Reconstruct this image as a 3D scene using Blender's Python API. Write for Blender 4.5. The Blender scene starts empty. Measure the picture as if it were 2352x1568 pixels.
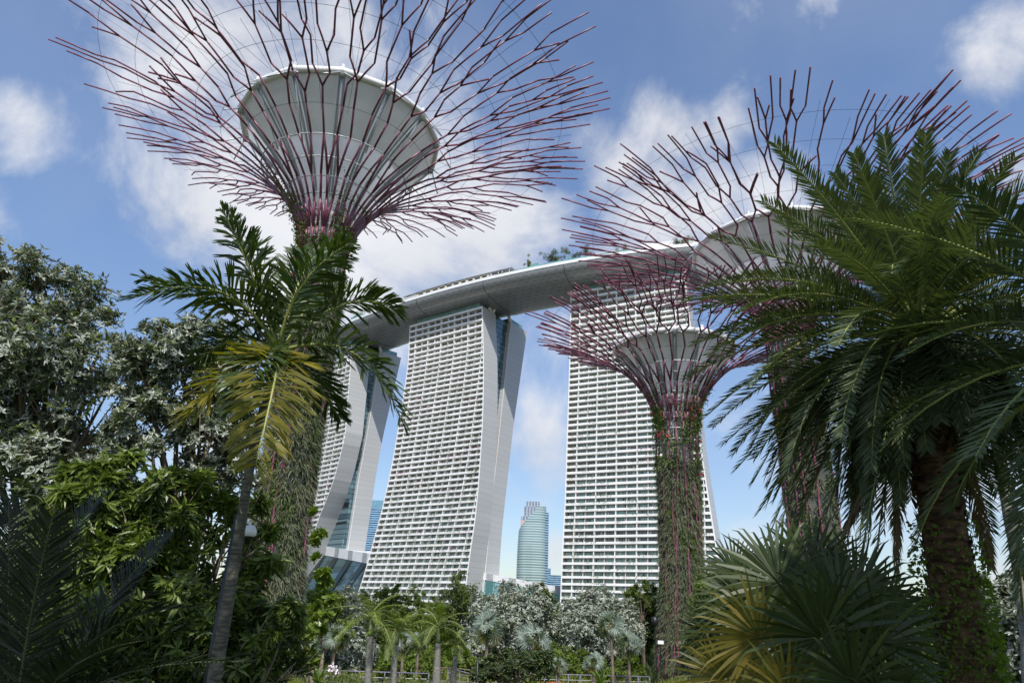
import bpy, math, random
import numpy as np
from math import radians as RAD, sin, cos, pi

# ------------------------------------------------------------------ camera, world, sun, exposure
sc = bpy.context.scene
random.seed(7); rng = np.random.default_rng(11)
F_, PITCH, ROLL, EYE = 1568.0, RAD(22.0), RAD(2.2), np.array([0, 0, 5.0])
FW = np.array([0, cos(PITCH), sin(PITCH)]); U0 = np.array([0, -sin(PITCH), cos(PITCH)]); R0 = np.array([1.0, 0, 0])
UP = U0 * cos(ROLL) - R0 * sin(ROLL); RT = R0 * cos(ROLL) + U0 * sin(ROLL)

def ray(X, Y):                       # photo measured on a 2352 x 1568 grid
    d = FW * F_ + RT * (X - 1176) + UP * (784 - Y)
    return d / np.linalg.norm(d)
def at(X, Y, dist):                  # the point seen at X, Y at this horizontal distance
    d = ray(X, Y); return EYE + d * dist / math.hypot(d[0], d[1])
def atz(X, Y, z):
    d = ray(X, Y); return EYE + d * (z - 5.0) / d[2]

cam = bpy.data.cameras.new("camera"); cam.lens = 24.0; cam.sensor_width = 36.0
cam.clip_start = 0.1; cam.clip_end = 12000
co = bpy.data.objects.new("camera", cam); sc.collection.objects.link(co); sc.camera = co
from mathutils import Matrix, Vector
M = Matrix(((RT[0], UP[0], -FW[0], 0), (RT[1], UP[1], -FW[1], 0), (RT[2], UP[2], -FW[2], EYE[2]), (0, 0, 0, 1)))
co.matrix_world = M

SUN_EL, SUN_AZ = RAD(52), math.atan2(0.10, -1.0)       # azimuth from +Y towards +X
sdir = Vector((sin(SUN_AZ) * cos(SUN_EL), cos(SUN_AZ) * cos(SUN_EL), sin(SUN_EL)))
sl = bpy.data.lights.new("sun", 'SUN'); sl.energy = 4.8; sl.angle = RAD(0.5); sl.color = (1.0, 0.96, 0.89)
so = bpy.data.objects.new("sun", sl); sc.collection.objects.link(so)
so.rotation_euler = sdir.to_track_quat('Z', 'Y').to_euler(); so.location = (0, 0, 60)

w = bpy.data.worlds.new("World"); sc.world = w; w.use_nodes = True
nt = w.node_tree; N = nt.nodes; Lk = nt.links; N.clear()
out = N.new('ShaderNodeOutputWorld'); bg = N.new('ShaderNodeBackground'); bg.inputs[1].default_value = 0.15
sky = N.new('ShaderNodeTexSky'); sky.sky_type = 'NISHITA'; sky.sun_disc = False
sky.sun_elevation = SUN_EL; sky.sun_rotation = SUN_AZ; sky.air_density = 1.0; sky.dust_density = 0.7; sky.ozone_density = 1.5
tc = N.new('ShaderNodeTexCoord')
def wmath(op, a, b=None, c=None, clamp=False):
    n = N.new('ShaderNodeMath'); n.operation = op; n.use_clamp = clamp
    for i, v in enumerate((a, b, c)):
        if v is None: continue
        if isinstance(v, (int, float)): n.inputs[i].default_value = v
        else: Lk.new(v, n.inputs[i])
    return n.outputs[0]
CLOUDS = [(560,110,250,.95),(760,40,210,.9),(520,330,150,.7),(450,500,190,1.),(690,600,250,1.),(930,610,250,1.),(1130,560,200,1.),(1270,520,110,.8),
          (1430,390,120,.9),(1550,310,130,1.),(1670,270,100,.75),(1520,470,190,.95),(1750,420,120,.6),(1400,600,120,.6),
          (2310,150,130,.62),(2380,60,130,.7),(40,300,140,.55),(-20,490,90,.7),(1240,1050,130,.85),(1170,1090,60,.6),(1270,1270,60,.7),(1700,1270,70,.6),
          (2330,380,90,.8),(2310,1320,90,.8),(350,700,140,.4),(120,1150,300,.40),(1080,1000,60,.3),(430,950,200,.45),(2000,1150,200,.5)]
acc = None
for X, Y, r, s in CLOUDS:
    d = ray(X, Y)
    v = N.new('ShaderNodeVectorMath'); v.operation = 'DISTANCE'; Lk.new(tc.outputs['Generated'], v.inputs[0]); v.inputs[1].default_value = tuple(d)
    off = math.hypot(X - 1176, Y - 784); rr = r / F_ * (1 / (1 + (off / F_) ** 2)) ** 0.75 * 1.75
    m = N.new('ShaderNodeMapRange'); m.interpolation_type = 'SMOOTHSTEP'
    Lk.new(v.outputs['Value'], m.inputs[0]); m.inputs[1].default_value = rr; m.inputs[2].default_value = rr * -0.1
    m.inputs[3].default_value = 0; m.inputs[4].default_value = s
    acc = m.outputs[0] if acc is None else wmath('MAXIMUM', acc, m.outputs[0])
nz = N.new('ShaderNodeTexNoise'); Lk.new(tc.outputs['Generated'], nz.inputs['Vector']); nz.inputs['Scale'].default_value = 4.2
nz.inputs['Detail'].default_value = 9; nz.inputs['Roughness'].default_value = 0.6; nz.inputs['Distortion'].default_value = 0.3
nz2 = N.new('ShaderNodeTexNoise'); Lk.new(tc.outputs['Generated'], nz2.inputs['Vector']); nz2.inputs['Scale'].default_value = 2.2; nz2.inputs['Detail'].default_value = 5
s1 = wmath('ADD', acc, wmath('MULTIPLY', wmath('SUBTRACT', nz.outputs[0], 0.5), 2.6))
mk = N.new('ShaderNodeMapRange'); mk.interpolation_type = 'SMOOTHSTEP'; Lk.new(s1, mk.inputs[0])
mk.inputs[1].default_value = 0.12; mk.inputs[2].default_value = 0.88; mk.inputs[4].default_value = 0.93
mk2 = wmath('MAXIMUM', mk.outputs[0], wmath('MULTIPLY', wmath('SUBTRACT', nz2.outputs[0], 0.5, clamp=True), 0.5))
cr = N.new('ShaderNodeValToRGB'); Lk.new(wmath('ADD', wmath('MULTIPLY', nz.outputs[0], 0.6), wmath('MULTIPLY', nz2.outputs[0], 0.4)), cr.inputs[0])
cr.color_ramp.elements[0].position = 0.36; cr.color_ramp.elements[0].color = (4.5, 4.65, 5.05, 1)
cr.color_ramp.elements[1].position = 0.62; cr.color_ramp.elements[1].color = (6.1, 6.15, 6.35, 1)
mx = N.new('ShaderNodeMix'); mx.data_type = 'RGBA'; Lk.new(mk2, mx.inputs[0]); hs = N.new('ShaderNodeHueSaturation'); hs.inputs['Saturation'].default_value = 1.05; hs.inputs['Value'].default_value = 1.22; tn = N.new('ShaderNodeMix'); tn.data_type = 'RGBA'; tn.blend_type = 'MULTIPLY'; tn.inputs[0].default_value = 1; tn.inputs[7].default_value = (1.02, .985, 1.0, 1); Lk.new(sky.outputs[0], tn.inputs[6]); Lk.new(tn.outputs[2], hs.inputs['Color'])
sxyz = N.new('ShaderNodeSeparateXYZ'); Lk.new(tc.outputs['Generated'], sxyz.inputs[0]); hz = N.new('ShaderNodeMapRange'); Lk.new(sxyz.outputs[2], hz.inputs[0]); hz.inputs[1].default_value = 0.0; hz.inputs[2].default_value = 0.5; hz.inputs[3].default_value = 0.82; hz.inputs[4].default_value = 1.32; Lk.new(hz.outputs[0], hs.inputs['Value']); Lk.new(hs.outputs[0], mx.inputs[6]); Lk.new(cr.outputs[0], mx.inputs[7])
Lk.new(mx.outputs[2], bg.inputs[0]); Lk.new(bg.outputs[0], out.inputs[0])
vs = sc.view_settings; vs.view_transform = 'Standard'; vs.look = 'None'; vs.gamma = 1; vs.use_curve_mapping = False; vs.exposure = 0.0

# ------------------------------------------------------------------ helpers
def link(o): sc.collection.objects.link(o); return o
def nrm(v): v = np.asarray(v, float); return v / max(np.linalg.norm(v), 1e-9)
class MB:
    def __init__(s): s.V = []; s.Q = []; s.T = []; s.n = 0
    def add(s, v, q=None, t=None):
        v = np.asarray(v, float).reshape(-1, 3)
        if q is not None and len(q): s.Q.append(np.asarray(q, int).reshape(-1, 4) + s.n)
        if t is not None and len(t): s.T.append(np.asarray(t, int).reshape(-1, 3) + s.n)
        s.V.append(v); s.n += len(v); return s
    def obox(s, o, a, b, c):         # corner o, edge vectors a, b, c
        o, a, b, c = map(lambda x: np.asarray(x, float), (o, a, b, c))
        v = [o, o+a, o+a+b, o+b, o+c, o+a+c, o+a+b+c, o+b+c]
        return s.add(v, [[0,3,2,1],[4,5,6,7],[0,1,5,4],[1,2,6,5],[2,3,7,6],[3,0,4,7]])
    def hexa(s, v): return s.add(v, [[0,3,2,1],[4,5,6,7],[0,1,5,4],[1,2,6,5],[2,3,7,6],[3,0,4,7]])
    def tube(s, pts, rad, n=6, cap=True, closed=False):
        P = np.asarray(pts, float); k = len(P); rad = np.broadcast_to(rad, (k,))
        if closed: T = np.roll(P, -1, 0) - np.roll(P, 1, 0)
        else: T = np.gradient(P, axis=0)
        T /= np.maximum(np.linalg.norm(T, axis=1, keepdims=True), 1e-9)
        ref = np.array([0, 0, 1.0]) if abs(T[0][2]) < 0.9 else np.array([1.0, 0, 0])
        rings = []; a = np.linspace(0, 2*pi, n, endpoint=False); X = nrm(np.cross(T[0], ref))
        for i in range(k):
            X = nrm(X - T[i] * (X @ T[i])); Y = np.cross(T[i], X)
            rings.append(P[i] + rad[i] * (np.cos(a)[:, None] * X + np.sin(a)[:, None] * Y))
        v = np.concatenate(rings); q = []
        for i in range(k if closed else k - 1):
            i2 = (i + 1) % k
            for j in range(n):
                j2 = (j + 1) % n; q.append([i*n+j, i*n+j2, i2*n+j2, i2*n+j])
        t = []
        if cap and not closed:
            v = np.concatenate([v, [P[0], P[-1]]]); m = k*n
            for j in range(n):
                j2 = (j + 1) % n; t.append([m, j2, j]); t.append([m+1, (k-1)*n+j, (k-1)*n+j2])
        return s.add(v, q, t)
    def lathe(s, prof, n=24, c=(0, 0, 0)):
        a = np.linspace(0, 2*pi, n, endpoint=False); v = []; q = []
        for r, z in prof: v += [(c[0] + r*cos(x), c[1] + r*sin(x), c[2] + z) for x in a]
        for i in range(len(prof) - 1):
            for j in range(n): j2 = (j+1) % n; q.append([i*n+j, i*n+j2, (i+1)*n+j2, (i+1)*n+j])
        return s.add(v, q)
    def leaves(s, P, D, Nn, L, W):   # one folded diamond each
        P, D, Nn = np.asarray(P, float), np.asarray(D, float), np.asarray(Nn, float)
        D /= np.linalg.norm(D, axis=1, keepdims=True); S = np.cross(D, Nn); S /= np.maximum(np.linalg.norm(S, axis=1, keepdims=True), 1e-9)
        Z = np.cross(S, D); L = np.broadcast_to(L, (len(P),))[:, None]; W = np.broadcast_to(W, (len(P),))[:, None]
        a = P; b = P + D*L*.5 + S*W*.5 + Z*W*.18; c = P + D*L - Z*L*.10; d = P + D*L*.5 - S*W*.5 + Z*W*.18
        v = np.stack([a, b, c, d], 1).reshape(-1, 3); q = np.arange(len(P)*4).reshape(-1, 4)
        return s.add(v, q)
    def blades(s, P, D, Nn, L, W, droop):   # two piece strap leaf, pointed
        P, D, Nn = np.asarray(P, float), np.asarray(D, float), np.asarray(Nn, float)
        D = D / np.linalg.norm(D, axis=1, keepdims=True); S = np.cross(D, Nn); S /= np.maximum(np.linalg.norm(S, axis=1, keepdims=True), 1e-9)
        n = len(P); L = np.broadcast_to(L, (n,))[:, None]; W = np.broadcast_to(W, (n,))[:, None]; dr = np.broadcast_to(droop, (n,))[:, None]
        g = np.array([0, 0, -1.0])
        m = P + D*L*.5 + g*L*dr*.18; e = P + D*L + g*L*dr*.62
        v = np.stack([P - S*W*.3, P + S*W*.3, m + S*W*.5, m - S*W*.5, e], 1).reshape(-1, 3)
        b = np.arange(n)[:, None] * 5
        return s.add(v, b + np.array([[0, 1, 2, 3]]), b + np.array([[3, 2, 4]]))
    def build(s, name, mat, parent=None, smooth=False):
        me = bpy.data.meshes.new(name); V = np.concatenate(s.V) if s.V else np.zeros((0, 3))
        Q = np.concatenate(s.Q) if s.Q else np.zeros((0, 4), int); T = np.concatenate(s.T) if s.T else np.zeros((0, 3), int)
        me.vertices.add(len(V)); me.vertices.foreach_set('co', V.ravel())
        me.loops.add(Q.size + T.size); me.loops.foreach_set('vertex_index', np.concatenate([Q.ravel(), T.ravel()]).astype(np.int32))
        me.polygons.add(len(Q) + len(T))
        ls = np.concatenate([np.arange(len(Q))*4, Q.size + np.arange(len(T))*3]).astype(np.int32)
        lt = np.concatenate([np.full(len(Q), 4), np.full(len(T), 3)]).astype(np.int32)
        me.polygons.foreach_set('loop_start', ls); me.polygons.foreach_set('loop_total', lt)
        me.polygons.foreach_set('use_smooth', np.full(len(Q)+len(T), bool(smooth)))
        me.update(calc_edges=True); me.validate()
        if isinstance(mat, (list, tuple)):
            for m_ in mat: me.materials.append(m_)
        elif mat: me.materials.append(mat)
        o = link(bpy.data.objects.new(name, me))
        if parent is not None: o.parent = parent
        return o
def tag(o, label=None, cat=None, group=None, kind=None):
    if label: o['label'] = label
    if cat: o['category'] = cat
    if group: o['group'] = group
    if kind: o['kind'] = kind
    return o
def thing(name, label, cat, loc=(0, 0, 0), group=None):
    o = link(bpy.data.objects.new(name, None)); o.location = loc; o.empty_display_size = .2
    return tag(o, label, cat, group)

# ------------------------------------------------------------------ materials
def mat(name, c1, c2=None, rough=.6, metal=0, scale=3, island=False, trans=0, spec=.5, bump=0, coord='Object', detail=5, stretch=None, tcol=(1.7, 1.9, .55)):
    m = bpy.data.materials.new(name); m.use_nodes = True; nt = m.node_tree; n = nt.nodes; l = nt.links
    b = n['Principled BSDF']; b.inputs['Roughness'].default_value = rough; b.inputs['Metallic'].default_value = metal
    b.inputs['Specular IOR Level'].default_value = spec
    t = n.new('ShaderNodeTexCoord'); src = t.outputs[coord]
    if stretch:
        mp = n.new('ShaderNodeMapping'); mp.inputs['Scale'].default_value = stretch; l.new(src, mp.inputs[0]); src = mp.outputs[0]
    nz = n.new('ShaderNodeTexNoise'); nz.inputs['Scale'].default_value = scale; nz.inputs['Detail'].default_value = detail; l.new(src, nz.inputs[0])
    col = None
    if c2 is None: b.inputs['Base Color'].default_value = (*c1, 1)
    else:
        r = n.new('ShaderNodeValToRGB'); r.color_ramp.elements[0].color = (*c1, 1); r.color_ramp.elements[1].color = (*c2, 1)
        if island:
            g = n.new('ShaderNodeNewGeometry'); a = n.new('ShaderNodeMath'); a.operation = 'ADD'
            h = n.new('ShaderNodeMath'); h.operation = 'MULTIPLY'; h.inputs[1].default_value = .6; l.new(g.outputs['Random Per Island'], h.inputs[0])
            h2 = n.new('ShaderNodeMath'); h2.operation = 'MULTIPLY'; h2.inputs[1].default_value = .5; l.new(nz.outputs[0], h2.inputs[0])
            l.new(h.outputs[0], a.inputs[0]); l.new(h2.outputs[0], a.inputs[1]); l.new(a.outputs[0], r.inputs[0])
        else:
            r.color_ramp.elements[0].position = .38; r.color_ramp.elements[1].position = .64; l.new(nz.outputs[0], r.inputs[0])
        l.new(r.outputs[0], b.inputs['Base Color']); col = r.outputs[0]
    if bump:
        bp = n.new('ShaderNodeBump'); bp.inputs['Strength'].default_value = bump; l.new(nz.outputs[0], bp.inputs['Height']); l.new(bp.outputs[0], b.inputs['Normal'])
    if trans:
        tr = n.new('ShaderNodeBsdfTranslucent'); mx = n.new('ShaderNodeMixShader'); mx.inputs[0].default_value = trans
        if col is not None:
            gm = n.new('ShaderNodeMix'); gm.data_type = 'RGBA'; gm.blend_type = 'MULTIPLY'; gm.inputs[0].default_value = 1
            l.new(col, gm.inputs[6]); gm.inputs[7].default_value = (*tcol, 1); l.new(gm.outputs[2], tr.inputs[0])
        else: tr.inputs[0].default_value = (*c1, 1)
        l.new(b.outputs[0], mx.inputs[1]); l.new(tr.outputs[0], mx.inputs[2]); l.new(mx.outputs[0], n['Material Output'].inputs[0])
    return m
MT = dict(
 purple=mat('purple_steel', (.155,.036,.070), (.25,.072,.118), .40, scale=1.5),
 steel=mat('galvanised_steel', (.50,.52,.53), (.62,.64,.65), .4, .3, scale=2),
 cable=mat('cable', (.10,.05,.09), rough=.5),
 membrane=mat('funnel_membrane', (.80,.80,.79), (.88,.88,.87), .45, scale=.35, trans=.32, tcol=(1, 1, 1)),
 membrane_rib=mat('funnel_rib', (.34,.36,.36), (.44,.46,.46), .4, scale=1),
 rimwhite=mat('white_rim', (.80,.80,.79), rough=.35),
 concrete=mat('core_concrete', (.20,.19,.17), (.34,.32,.29), .85, scale=.8, bump=.2),
 dark=mat('dark_core', (.05,.055,.05), (.09,.09,.08), .9, scale=1),
 tilla=mat('airplant', (.050,.068,.030), (.21,.225,.135), .7, island=True, scale=.5, trans=.12),
 tilla2=mat('fern', (.035,.075,.014), (.15,.23,.035), .6, island=True, scale=.5, trans=.25),
 vine=mat('bougainvillea', (.05,.09,.02), (.15,.20,.05), .6, island=True, scale=.8, trans=.3),
 flower=mat('red_flower', (.62,.03,.07), (.75,.08,.12), .6, island=True),
 pinkfl=mat('pink_flower', (.75,.55,.62), (.85,.8,.8), .6, island=True),
 band=mat('white_concrete', (.74,.74,.71), (.82,.82,.80), .7, scale=.15),
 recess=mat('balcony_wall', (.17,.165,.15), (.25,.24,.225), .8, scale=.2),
 frame=mat('window_frame', (.27,.28,.27), rough=.5),
 plants=mat('balcony_plants', (.07,.11,.02), (.26,.30,.10), .8, island=True, scale=.1),
 plantsp=mat('balcony_flowers', (.30,.05,.16), (.45,.14,.28), .8, island=True, scale=.1),
 deck=mat('skypark_white', (.72,.73,.72), (.8,.81,.8), .5, scale=.1),
 beige=mat('beige_cladding', (.50,.44,.34), (.62,.56,.46), .8, scale=.3),
 roofgrey=mat('roof_grey', (.25,.26,.27), (.33,.34,.35), .6, scale=.3),
 darkop=mat('dark_hedge', (.03,.04,.02), (.07,.09,.03), .9, scale=2),
 barkg=mat('grey_palm_bark', (.20,.19,.16), (.36,.35,.31), .9, scale=5, stretch=(1,1,9), bump=.5),
 barkm=mat('mottled_bark', (.045,.042,.028), (.15,.135,.095), .9, scale=7, stretch=(1,1,4), bump=.6),
 barkr=mat('ringed_palm_bark', (.13,.125,.105), (.25,.24,.21), .9, scale=5, stretch=(1,1,9), bump=.5),
 barkb=mat('brown_bark', (.06,.033,.018), (.20,.12,.065), .95, scale=6, stretch=(1,1,3), bump=.7),
 bark=mat('tree_bark', (.10,.08,.055), (.24,.19,.13), .9, scale=5, stretch=(1,1,.4), bump=.4),
 crownshaft=mat('green_trunk', (.10,.15,.05), (.20,.24,.10), .6, scale=3),
 palmg=mat('palm_leaf', (.014,.034,.009), (.075,.115,.020), .42, island=True, scale=.9, trans=.16),
 palmy=mat('yellowing_palm_leaf', (.050,.070,.010), (.27,.22,.02), .5, island=True, scale=1.2, trans=.42),
 date=mat('date_leaf', (.040,.062,.032), (.150,.185,.092), .5, island=True, scale=.7, trans=.12, spec=.22),
 dateb=mat('dead_leaf', (.10,.065,.035), (.26,.18,.10), .8, island=True, trans=.1),
 rachis=mat('leaf_stem', (.20,.24,.06), (.32,.34,.10), .6, scale=2),
 fan=mat('fan_leaf', (.010,.022,.007), (.060,.085,.024), .42, island=True, scale=1.2, trans=.15, spec=.25),
 fany=mat('yellow_fan_leaf', (.045,.075,.015), (.25,.18,.03), .55, island=True, scale=1.2, trans=.3),
 silverfan=mat('silver_fan_leaf', (.06,.10,.06), (.30,.36,.31), .5, island=True, scale=1, trans=.15),
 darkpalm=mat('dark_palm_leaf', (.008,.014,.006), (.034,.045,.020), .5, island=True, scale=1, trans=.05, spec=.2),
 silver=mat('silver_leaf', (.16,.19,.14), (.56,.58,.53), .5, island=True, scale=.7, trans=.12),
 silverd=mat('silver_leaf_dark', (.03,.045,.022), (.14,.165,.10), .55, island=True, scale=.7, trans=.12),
 green=mat('green_leaf', (.040,.070,.013), (.20,.265,.05), .4, island=True, scale=.8, trans=.25),
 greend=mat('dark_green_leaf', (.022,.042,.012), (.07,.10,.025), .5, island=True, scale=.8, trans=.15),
 lime=mat('lime_leaf', (.06,.11,.012), (.20,.27,.03), .5, island=True, scale=.8, trans=.35),
 olive=mat('olive_leaf', (.055,.085,.018), (.17,.20,.05), .55, island=True, scale=.8, trans=.25),
 grass=mat('grass_leaf', (.08,.12,.015), (.28,.30,.06), .7, island=True, scale=.5, trans=.3),
 ground=mat('lawn', (.028,.048,.013), (.075,.10,.028), .95, scale=.4),
 paving=mat('far_paving', (.06,.065,.05), (.12,.115,.095), .9, scale=.05),
 rail=mat('lavender_rail', (.22,.21,.29), rough=.4), black=mat('black_metal', (.015,.015,.016), rough=.4),
 curtain=mat('curtain', (.45,.43,.38), (.62,.60,.55), .9, scale=.3),
 darkstem=mat('dark_stem', (.05,.06,.02), (.09,.10,.04), .6, scale=2),
 white=mat('white_plastic', (.8,.8,.8), rough=.35), orange=mat('orange_panel', (.65,.17,.04), rough=.6),
 stone=mat('stone_edge', (.12,.10,.075), (.22,.19,.15), .9, scale=2, bump=.3), pink=mat('pink_wall', (.3,.14,.2), rough=.8),
)
def glass(name, c, rough=.12, sheen=0.0, c2=None, scale=.12, metal=.55):
    return mat(name, c, c2, rough, metal, scale=scale, spec=.8)
MT['winglass'] = glass('window_glass', (.07,.15,.125), c2=(.22,.38,.34), scale=.25, metal=.2)
MT['windark'] = glass('dark_window_glass', (.03,.035,.035), c2=(.09,.10,.10), scale=.25, metal=.2)
MT['teal'] = glass('teal_glass', (.13,.30,.27), c2=(.24,.44,.40), scale=.3, metal=.25)
def node_mat(name, rough=.4, metal=0.0):
    m = bpy.data.materials.new(name); m.use_nodes = True; nt = m.node_tree; b = nt.nodes['Principled BSDF']
    b.inputs['Roughness'].default_value = rough; b.inputs['Metallic'].default_value = metal
    def mth(op, a, c=None, clamp=False):
        n = nt.nodes.new('ShaderNodeMath'); n.operation = op; n.use_clamp = clamp
        for i, v in enumerate((a, c)):
            if v is None: continue
            if isinstance(v, (int, float)): n.inputs[i].default_value = v
            else: nt.links.new(v, n.inputs[i])
        return n.outputs[0]
    return m, nt, b, mth
def lined(name, base, line, period_u, period_v, wu, wv, rough=.4, metal=0.0, diag=False, base2=None, tint=0.25):
    """panels in the mesh's own UV (metres), joints drawn where the panels meet"""
    m, nt, b, mth = node_mat(name, rough, metal); n = nt.nodes; l = nt.links
    uv = n.new('ShaderNodeUVMap'); uv.uv_map = 'UVMap'; sx = n.new('ShaderNodeSeparateXYZ'); l.new(uv.outputs[0], sx.inputs[0]); u, v = sx.outputs[0], sx.outputs[1]
    def ln(x, per, wd): f = mth('FRACT', mth('DIVIDE', x, per)); return mth('LESS_THAN', mth('MINIMUM', f, mth('SUBTRACT', 1.0, f)), wd/per)
    k = mth('MAXIMUM', ln(u, period_u, wu), ln(v, period_v, wv)) if not diag else mth('MAXIMUM', ln(v, period_v, wv), mth('MAXIMUM', ln(mth('ADD', u, v), period_u, wu), ln(mth('SUBTRACT', u, v), period_u, wu)))
    cx = n.new('ShaderNodeCombineXYZ'); l.new(mth('FLOOR', mth('DIVIDE', u, period_u)), cx.inputs[0]); l.new(mth('FLOOR', mth('DIVIDE', v, period_v)), cx.inputs[1])
    wn = n.new('ShaderNodeTexWhiteNoise'); wn.noise_dimensions = '2D'; l.new(cx.outputs[0], wn.inputs[0])
    a = n.new('ShaderNodeMix'); a.data_type = 'RGBA'; a.inputs[6].default_value = (*base, 1); a.inputs[7].default_value = (*(base2 or [x*(1-tint) for x in base]), 1); l.new(wn.outputs['Value'], a.inputs[0])
    c = n.new('ShaderNodeMix'); c.data_type = 'RGBA'; l.new(k, c.inputs[0]); l.new(a.outputs[2], c.inputs[6]); c.inputs[7].default_value = (*line, 1)
    l.new(c.outputs[2], b.inputs['Base Color']); return m
MT['endwall'] = lined('aluminium_panels', (.50,.505,.50), (.36,.37,.38), 400, 3.35, .02, .10, .45, .15, tint=.05)
MT['hull'] = lined('hull_panels', (.33,.34,.34), (.11,.115,.12), 5.2, 2.6, .11, .08, .38, .30, diag=True, tint=.12)
MT['atrium'] = lined('atrium_glass', (.07,.13,.17), (.02,.03,.04), 2.0, 3.35, .07, .22, .12, .45, base2=(.22,.34,.36))
MT['podium'] = lined('podium_glass', (.05,.085,.08), (.02,.03,.03), 7.5, 4.0, .12, .08, .15, .5, base2=(.12,.19,.21))
MT['podium2'] = lined('light_podium_glass', (.14,.30,.26), (.05,.1,.09), 3, 2.6, .1, .12, .15, .35, base2=(.24,.42,.38))
MT['fascia'] = lined('fascia_panels', (.70,.71,.71), (.42,.43,.44), 3, 1.7, .06, .05, .4, .1, tint=.08)
MT['office'] = lined('office_glass', (.15,.25,.245), (.58,.62,.61), 1000, 3.9, .02, .55, .2, .2, base2=(.22,.34,.335), tint=.3)
MT['officeb'] = lined('blue_office_glass', (.07,.16,.28), (.30,.48,.62), 5, 3.9, .02, .8, .2, .3, base2=(.02,.04,.08))
def setuv(o, fn):
    me = o.data; uvl = me.uv_layers.new(name='UVMap'); n = len(me.loops)
    vi = np.empty(n, np.int32); me.loops.foreach_get('vertex_index', vi)
    V = np.empty(len(me.vertices)*3); me.vertices.foreach_get('co', V); V = V.reshape(-1, 3)
    uvl.data.foreach_set('uv', fn(V)[vi].astype(np.float32).ravel())
    return o
# ------------------------------------------------------------------ the setting: terrain, water, banks
def hgt(x, y):
    r = math.hypot(x, y); t = min(max((r - 4) / 26, 0), 1); t = t*t*(3-2*t)
    h = 3.2 * (1 - t)
    if 51.5 < y < 61 and -60 < x < 13.5: h -= 1.3 * min(1, (y-51.5)/1.0, (61-y)/1.0, (x+60)/4, (13.5-x)/1.5)
    return h
def terrain():
    xs = sorted(set([-3500,-1500,-700,-350,-200,-140,-100,-80] + [round(v, 2) for v in np.arange(-64, 64, 1.5)] + [80,100,140,200,350,700,1500,3500]))
    ys = sorted(set([-800,-300,-100,-50,-25] + [round(v, 2) for v in np.arange(-12, 66, 1.0)] + [70,75,80,100,130,180,260,400,700,1500,3500]))
    v = [(x, y, hgt(x, y)) for y in ys for x in xs]; nx = len(xs); q = []
    for j in range(len(ys)-1):
        for i in range(nx-1): a = j*nx+i; q.append([a, a+1, a+nx+1, a+nx])
    o = MB().add(v, q).build('ground', [MT['ground'], MT['paving']], smooth=True)
    for p in o.data.polygons:
        if abs(p.center.x) > 160 or p.center.y > 150: p.material_index = 1
    return tag(o, kind='structure')
terrain()
wm = mat('water', (.018,.028,.012), (.03,.04,.018), .14, scale=4, bump=.3, spec=.35)
tag(MB().add([(-59, 51, -.45), (13.2, 51, -.45), (13.2, 62, -.45), (-59, 62, -.45)], [[0, 1, 2, 3]]).build('water', wm), kind='structure')
tag(MB().obox((-59, 61.0, -1.4), (72, 0, 0), (0, .4, 0), (0, 0, 1.55)).build('water_edge', MT['stone']), kind='structure')

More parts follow.
